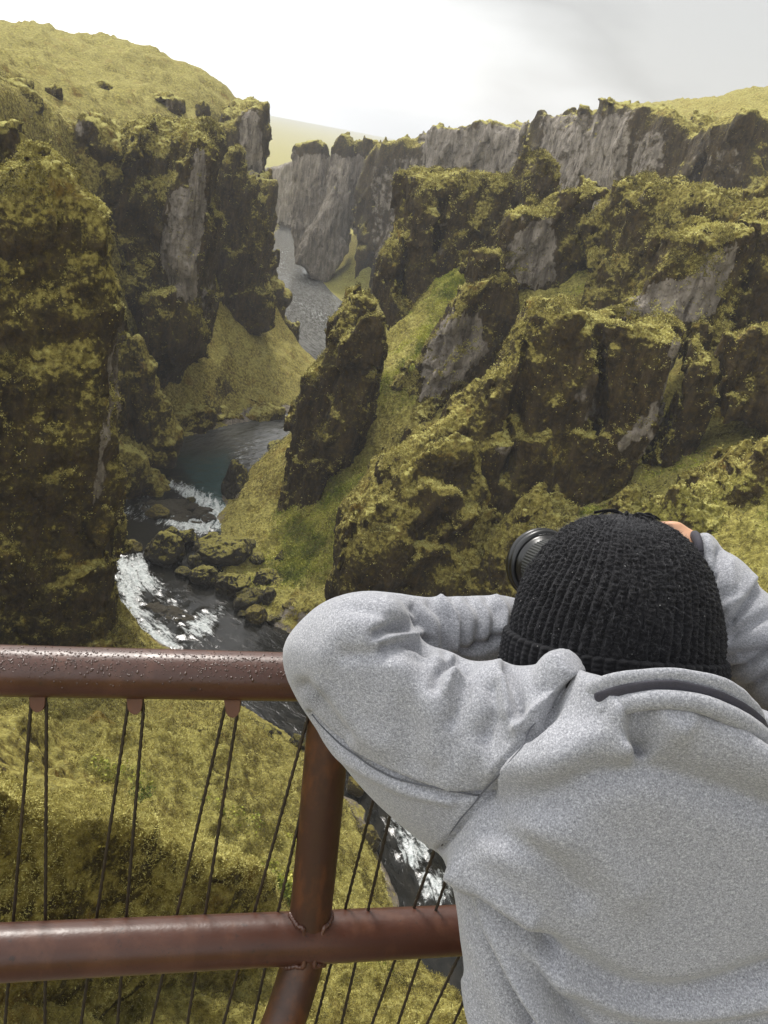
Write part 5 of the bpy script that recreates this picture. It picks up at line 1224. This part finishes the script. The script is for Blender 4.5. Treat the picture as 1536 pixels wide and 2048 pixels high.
def build_held_camera(cam_c):
    blk = plain('camera_plastic', (0.005, 0.005, 0.0055), 0.3, sc=500); rub = plain('camera_rubber', (0.014, 0.015, 0.014), 0.7, sc=500); gl = plain('lens_glass', (0.01, 0.012, 0.02), 0.05); wt = plain('white_lettering', (0.6, 0.6, 0.6), 0.5)
    nrm = lambda a: np.asarray(a, float)/np.linalg.norm(a)
    rim = Lp(1079, 1127, 1.215); ax = nrm(rim - Lp(1146, 1157, 1.115)); wx = nrm(np.cross(ax, np.array([0, 1, 0.2]))); wy = np.cross(wx, ax)
    mount = rim - ax*0.125
    root_w = to_w(mount - ax*0.03)
    root = bpy.data.objects.new('camera', None); link(root); root.location = root_w
    tag(root, 'black camera with wide lens held up by the person in the knit hat', 'camera')
    def add(name, V, Q, mat, parent=root, T=None, smooth=True):
        o = mesh_np(name, to_w(V)-root_w, Q, mat, None, smooth, None, T); o.parent = parent; return o
    def lathe(prof, seg=96, rib=None):
        th = np.linspace(0, 2*np.pi, seg, endpoint=False); V = []
        for k, (z, r) in enumerate(prof):
            rr = np.full(seg, r)
            if rib and rib[0] <= k <= rib[1]: rr = r + rib[2]*(np.cos(th*rib[3]) > 0)
            V.append(mount + ax*z + rr[:, None]*(np.cos(th)[:, None]*wx + np.sin(th)[:, None]*wy))
        V = np.concatenate(V); n = len(prof); i = np.arange(n-1)[:, None]; j = np.arange(seg)[None]; j2 = (j+1) % seg
        return V, np.stack([i*seg+j, i*seg+j2, (i+1)*seg+j2, (i+1)*seg+j], -1).reshape(-1, 4)
    lens = add('lens', *lathe([(0.0, 0.0), (0.0, 0.034), (0.012, 0.035), (0.014, 0.038), (0.03, 0.039), (0.031, 0.037), (0.06, 0.038), (0.062, 0.040), (0.100, 0.040), (0.103, 0.0445), (0.118, 0.047), (0.1185, 0.0)]), blk)
    add('focus_ring', *lathe([(0.066, 0.0395), (0.066, 0.0408), (0.070, 0.0412), (0.094, 0.0412), (0.097, 0.0408), (0.097, 0.0395)], 480, (1, 4, 0.0011, 60)), rub, lens)
    add('zoom_ring', *lathe([(0.030, 0.0385), (0.030, 0.0398), (0.050, 0.0398), (0.050, 0.0385)], 480, (1, 2, 0.0009, 60)), rub, lens)
    add('rim', *lathe([(0.108, 0.0460), (0.109, 0.0505), (0.113, 0.0520), (0.1145, 0.0520), (0.1150, 0.0508), (0.1175, 0.0508), (0.1180, 0.0525), (0.1235, 0.0532), (0.1260, 0.0530), (0.1265, 0.0505), (0.120, 0.0480)]), blk, lens)
    add('front_glass', *lathe([(0.1192, 0.047), (0.121, 0.03), (0.122, 0.0)]), gl, lens)
    # tiny white lettering on the barrel behind the rim
    parts = []
    for k in range(15):
        if k in (4, 9, 10): continue
        a = math.atan2(0.93, -0.05) + 0.16 - k*0.026; c = lambda z, aa: mount + ax*z + 0.0468*(math.cos(aa)*wx + math.sin(aa)*wy)
        q = [c(0.1068, a), c(0.1068, a-0.016), c(0.1082, a-0.016), c(0.1082, a)]
        parts.append((np.array(q), np.array([[0, 1, 2, 3]]), None))
    # carrying strap looped over the back of the right hand
    sp = spline([Lp(1330, 1064, 1.10), Lp(1350, 1066, 1.078), Lp(1362, 1075, 1.070), Lp(1375, 1083, 1.070), Lp(1387, 1094, 1.074), Lp(1392, 1116, 1.09)], 40)
    s_ = sweep(sp, 0.0030*(1+0.35*np.sin(np.arange(len(sp))*0.9)), 10, True, 0.5); add('strap', s_[0], s_[1], rub, T=s_[2])
    # camera body with grip, finder hump and dials
    def rbox(c, hx, hy, hz, r=0.006):
        bm = bmesh.new(); bmesh.ops.create_cube(bm, size=2.0)
        for v in bm.verts: v.co = Vector((v.co.x*hx, v.co.y*hy, v.co.z*hz))
        bmesh.ops.bevel(bm, geom=bm.edges[:], offset=r, segments=4, affect='EDGES', profile=0.5)
        bmesh.ops.triangulate(bm, faces=bm.faces[:])
        V = np.array([v.co for v in bm.verts]); T = np.array([[v.index for v in f.verts] for f in bm.faces]); bm.free()
        return c + V[:, :1]*wx + V[:, 1:2]*wy + V[:, 2:]*ax, None, T
    sgn = 1.0 if wx[0] > 0 else -1.0
    c0 = mount - ax*0.022
    V, _, T = rbox(c0, 0.066, 0.045, 0.020); body = add('camera_body', V, None, blk, T=T)
    V, _, T = rbox(c0 + wx*sgn*0.055 + ax*0.012, 0.017, 0.043, 0.024, 0.012); add('grip', V, None, rub, body, T=T)
    V, _, T = rbox(c0 + wy*0.052, 0.026, 0.016, 0.024, 0.009); add('viewfinder', V, None, blk, body, T=T)
    V, _, T = rbox(c0 - ax*0.0205, 0.036, 0.026, 0.0016, 0.001); add('screen', V, None, gl, body, T=T)
    def dial(x, rr):
        th = np.linspace(0, 2*np.pi, 40, endpoint=False); b = c0 + wx*x + wy*0.045
        ring = lambda h, q: b + wy*h + q*(np.cos(th)[:, None]*wx + np.sin(th)[:, None]*ax)
        V = np.concatenate([ring(0, rr), ring(0.008, rr), ring(0.009, rr*0.92), (b+wy*0.009)[None]]); j = np.arange(40); j2 = (j+1) % 40
        Q = np.concatenate([np.stack([k*40+j, k*40+j2, (k+1)*40+j2, (k+1)*40+j], 1) for k in (0, 1)]); T = np.stack([80+j, 80+j2, np.full(40, 120)], 1)
        add('dial', V, Q, rub, body, T=T)
    dial(sgn*0.046, 0.009); dial(-sgn*0.046, 0.010)
    m = merge(parts); add('lettering', m[0], m[1], wt, lens, smooth=False)
# ------------------------------------------------------------------ leaves and grass too many to count
def leaf_material(name, stops, rough=0.7):
    n = NT(name); t = n.attr('tint')
    col = n.ramp(t, stops)
    return n.fin(col, rough, None, **{'Specular IOR Level': 0.2})
def sample_surface(V, Q, w, n, r):
    """n random points on the quads, by weight per quad"""
    c = np.cumsum(w); q = Q[np.clip(np.searchsorted(c, r.random(n)*c[-1]), 0, len(Q)-1)]
    a, b = r.random((n, 1)), r.random((n, 1))
    p = (V[q[:, 0]]*(1-a)+V[q[:, 1]]*a)*(1-b) + (V[q[:, 3]]*(1-a)+V[q[:, 2]]*a)*b
    nn = np.cross(V[q[:, 2]]-V[q[:, 0]], V[q[:, 3]]-V[q[:, 1]]); nn /= np.maximum(np.linalg.norm(nn, axis=1, keepdims=True), 1e-9)
    return p, nn
def tufts(name, p, nrm, ln, wd, mat, r, blades=3, lean=0.8, up=0.6, clump=1.0):
    n = len(p); Vs, Ts, tint = [], [], []
    base = np.clip(0.5 + 0.9*fbm(p, 3.0, 3) + r.normal(0, 0.14, n), 0, 1)
    for k in range(blades):
        d = nrm*0.6 + np.array([0, 0, up]) + r.normal(0, lean, (n, 3)); d /= np.linalg.norm(d, axis=1, keepdims=True)
        s = np.cross(d, r.normal(size=(n, 3))); s /= np.linalg.norm(s, axis=1, keepdims=True)
        L = ln*r.uniform(0.55, 1.3, (n, 1)); wv = wd*r.uniform(0.7, 1.3, (n, 1))
        b = p + r.normal(0, 1, (n, 3))*ln*0.35*clump
        Vs.append(np.stack([b - nrm*ln*0.1, b+d*L*0.5+s*wv, b+d*L, b+d*L*0.5-s*wv], 1)); tint.append(np.repeat(np.clip(base+r.normal(0, .1, n), 0, 1), 4))
    V = np.concatenate(Vs).reshape(-1, 3); Q = np.arange(len(V)).reshape(-1, 4)
    o = mesh_np(name, V, Q, mat, smooth=False, attrs={'tint': np.concatenate(tint)}); tag(o, kind='stuff'); return o
def build_plants():
    r = np.random.default_rng(11)
    V, Q, lush = SURF['ground']
    c = V[Q].mean(1); R = np.hypot(c[:, 0], c[:, 1]); ar = np.linalg.norm(np.cross(V[Q[:, 2]]-V[Q[:, 0]], V[Q[:, 3]]-V[Q[:, 1]]), axis=1)/2
    u, v, d = proj(c); infr = (u > -120) & (u < 1660) & (v > 0) & (v < 2250) & ((c-CAM) @ M3[:, 2] < 0)
    rd = river_d(c[:, 0], c[:, 1]); dry = rd > 1.4
    lq = lush[Q].mean(1)
    leaf = leaf_material('bright_leaf', [(0.1, (0.10, 0.125, 0.020)), (0.45, (0.25, 0.28, 0.042)), (0.75, (0.44, 0.44, 0.075)), (1.0, (0.60, 0.56, 0.14))])
    gr = leaf_material('dry_moss_grass', [(0.05, (0.058, 0.047, 0.013)), (0.4, (0.193, 0.162, 0.040)), (0.7, (0.365, 0.318, 0.086)), (1.0, (0.61, 0.56, 0.20))])
    w = ar*np.where(infr & dry & (R < 170), np.maximum(lq-0.22, 0)**1.2, 0)
    p, n = sample_surface(V, Q, w, 52000, r); tufts('leafy_ground_cover', p, n, 0.20, 0.10, leaf, r, 3, 0.9, 0.5, 2.2)
    # close slope under the railing and the spurs: size follows the distance a little
    w = ar*np.where(infr & dry & (R < 75), 1/np.maximum(R, 8)**1.6, 0)*sst(-0.5, -0.1, lq)
    p, n = sample_surface(V, Q, w, 170000, r); Rp = np.hypot(p[:, 0], p[:, 1])[:, None]
    tufts('slope_grass', p, n, 0.05+0.0022*Rp, 0.0035+0.00040*Rp, gr, r, 3, 0.55, 0.25, 1.6)
    w = ar*np.where(infr & dry & (R >= 75) & (R < 175), 1, 0)
    p, n = sample_surface(V, Q, w, 60000, r); tufts('bank_grass', p, n, 0.24, 0.07, gr, r, 3, 0.7, 0.2, 2.0)
    if 'rib' in SURF:
        V, Q = SURF['rib']; c = V[Q].mean(1); ar = np.linalg.norm(np.cross(V[Q[:, 2]]-V[Q[:, 0]], V[Q[:, 3]]-V[Q[:, 1]]), axis=1)/2
        nn = np.cross(V[Q[:, 2]]-V[Q[:, 0]], V[Q[:, 3]]-V[Q[:, 1]]); nz = nn[:, 2]/np.maximum(np.linalg.norm(nn, axis=1), 1e-9)
        w = ar*sst(-0.2, 0.5, nz)
        p, n = sample_surface(V, Q, w, 45000, r); tufts('slope_grass', p, n, 0.10, 0.012, gr, r, 3, 0.6, 0.2, 1.6)
    # cushions of moss leaves on the ledges of the nearer crags
    PV = SURF.get('crags', [])
    for (V, Q, cnt, size) in PV:
        nn = np.cross(V[Q[:, 2]]-V[Q[:, 0]], V[Q[:, 3]]-V[Q[:, 1]]); ar = np.linalg.norm(nn, axis=1); nz = nn[:, 2]/np.maximum(ar, 1e-9); c = V[Q].mean(1)
        facing = ((CAM-c)*nn).sum(1) > -0.2*ar*np.linalg.norm(CAM-c, axis=1)
        w = ar*facing*sst(0.25, 0.8, nz)**1.3*np.clip(0.35+1.6*fbm(c, 2.5, 3), 0.02, 2)
        p, n = sample_surface(V, Q, w, int(cnt*0.6), r); tufts('moss_tufts', p, n, size, size*0.42, gr, r, 3, 0.8, 0.25, 1.8)
for fn in [build_ground, build_crags, build_river, build_light, build_haze, build_camera] + [globals()[k] for k in ('build_boulders','build_plants','build_railing','build_person') if k in globals()]: run(fn)
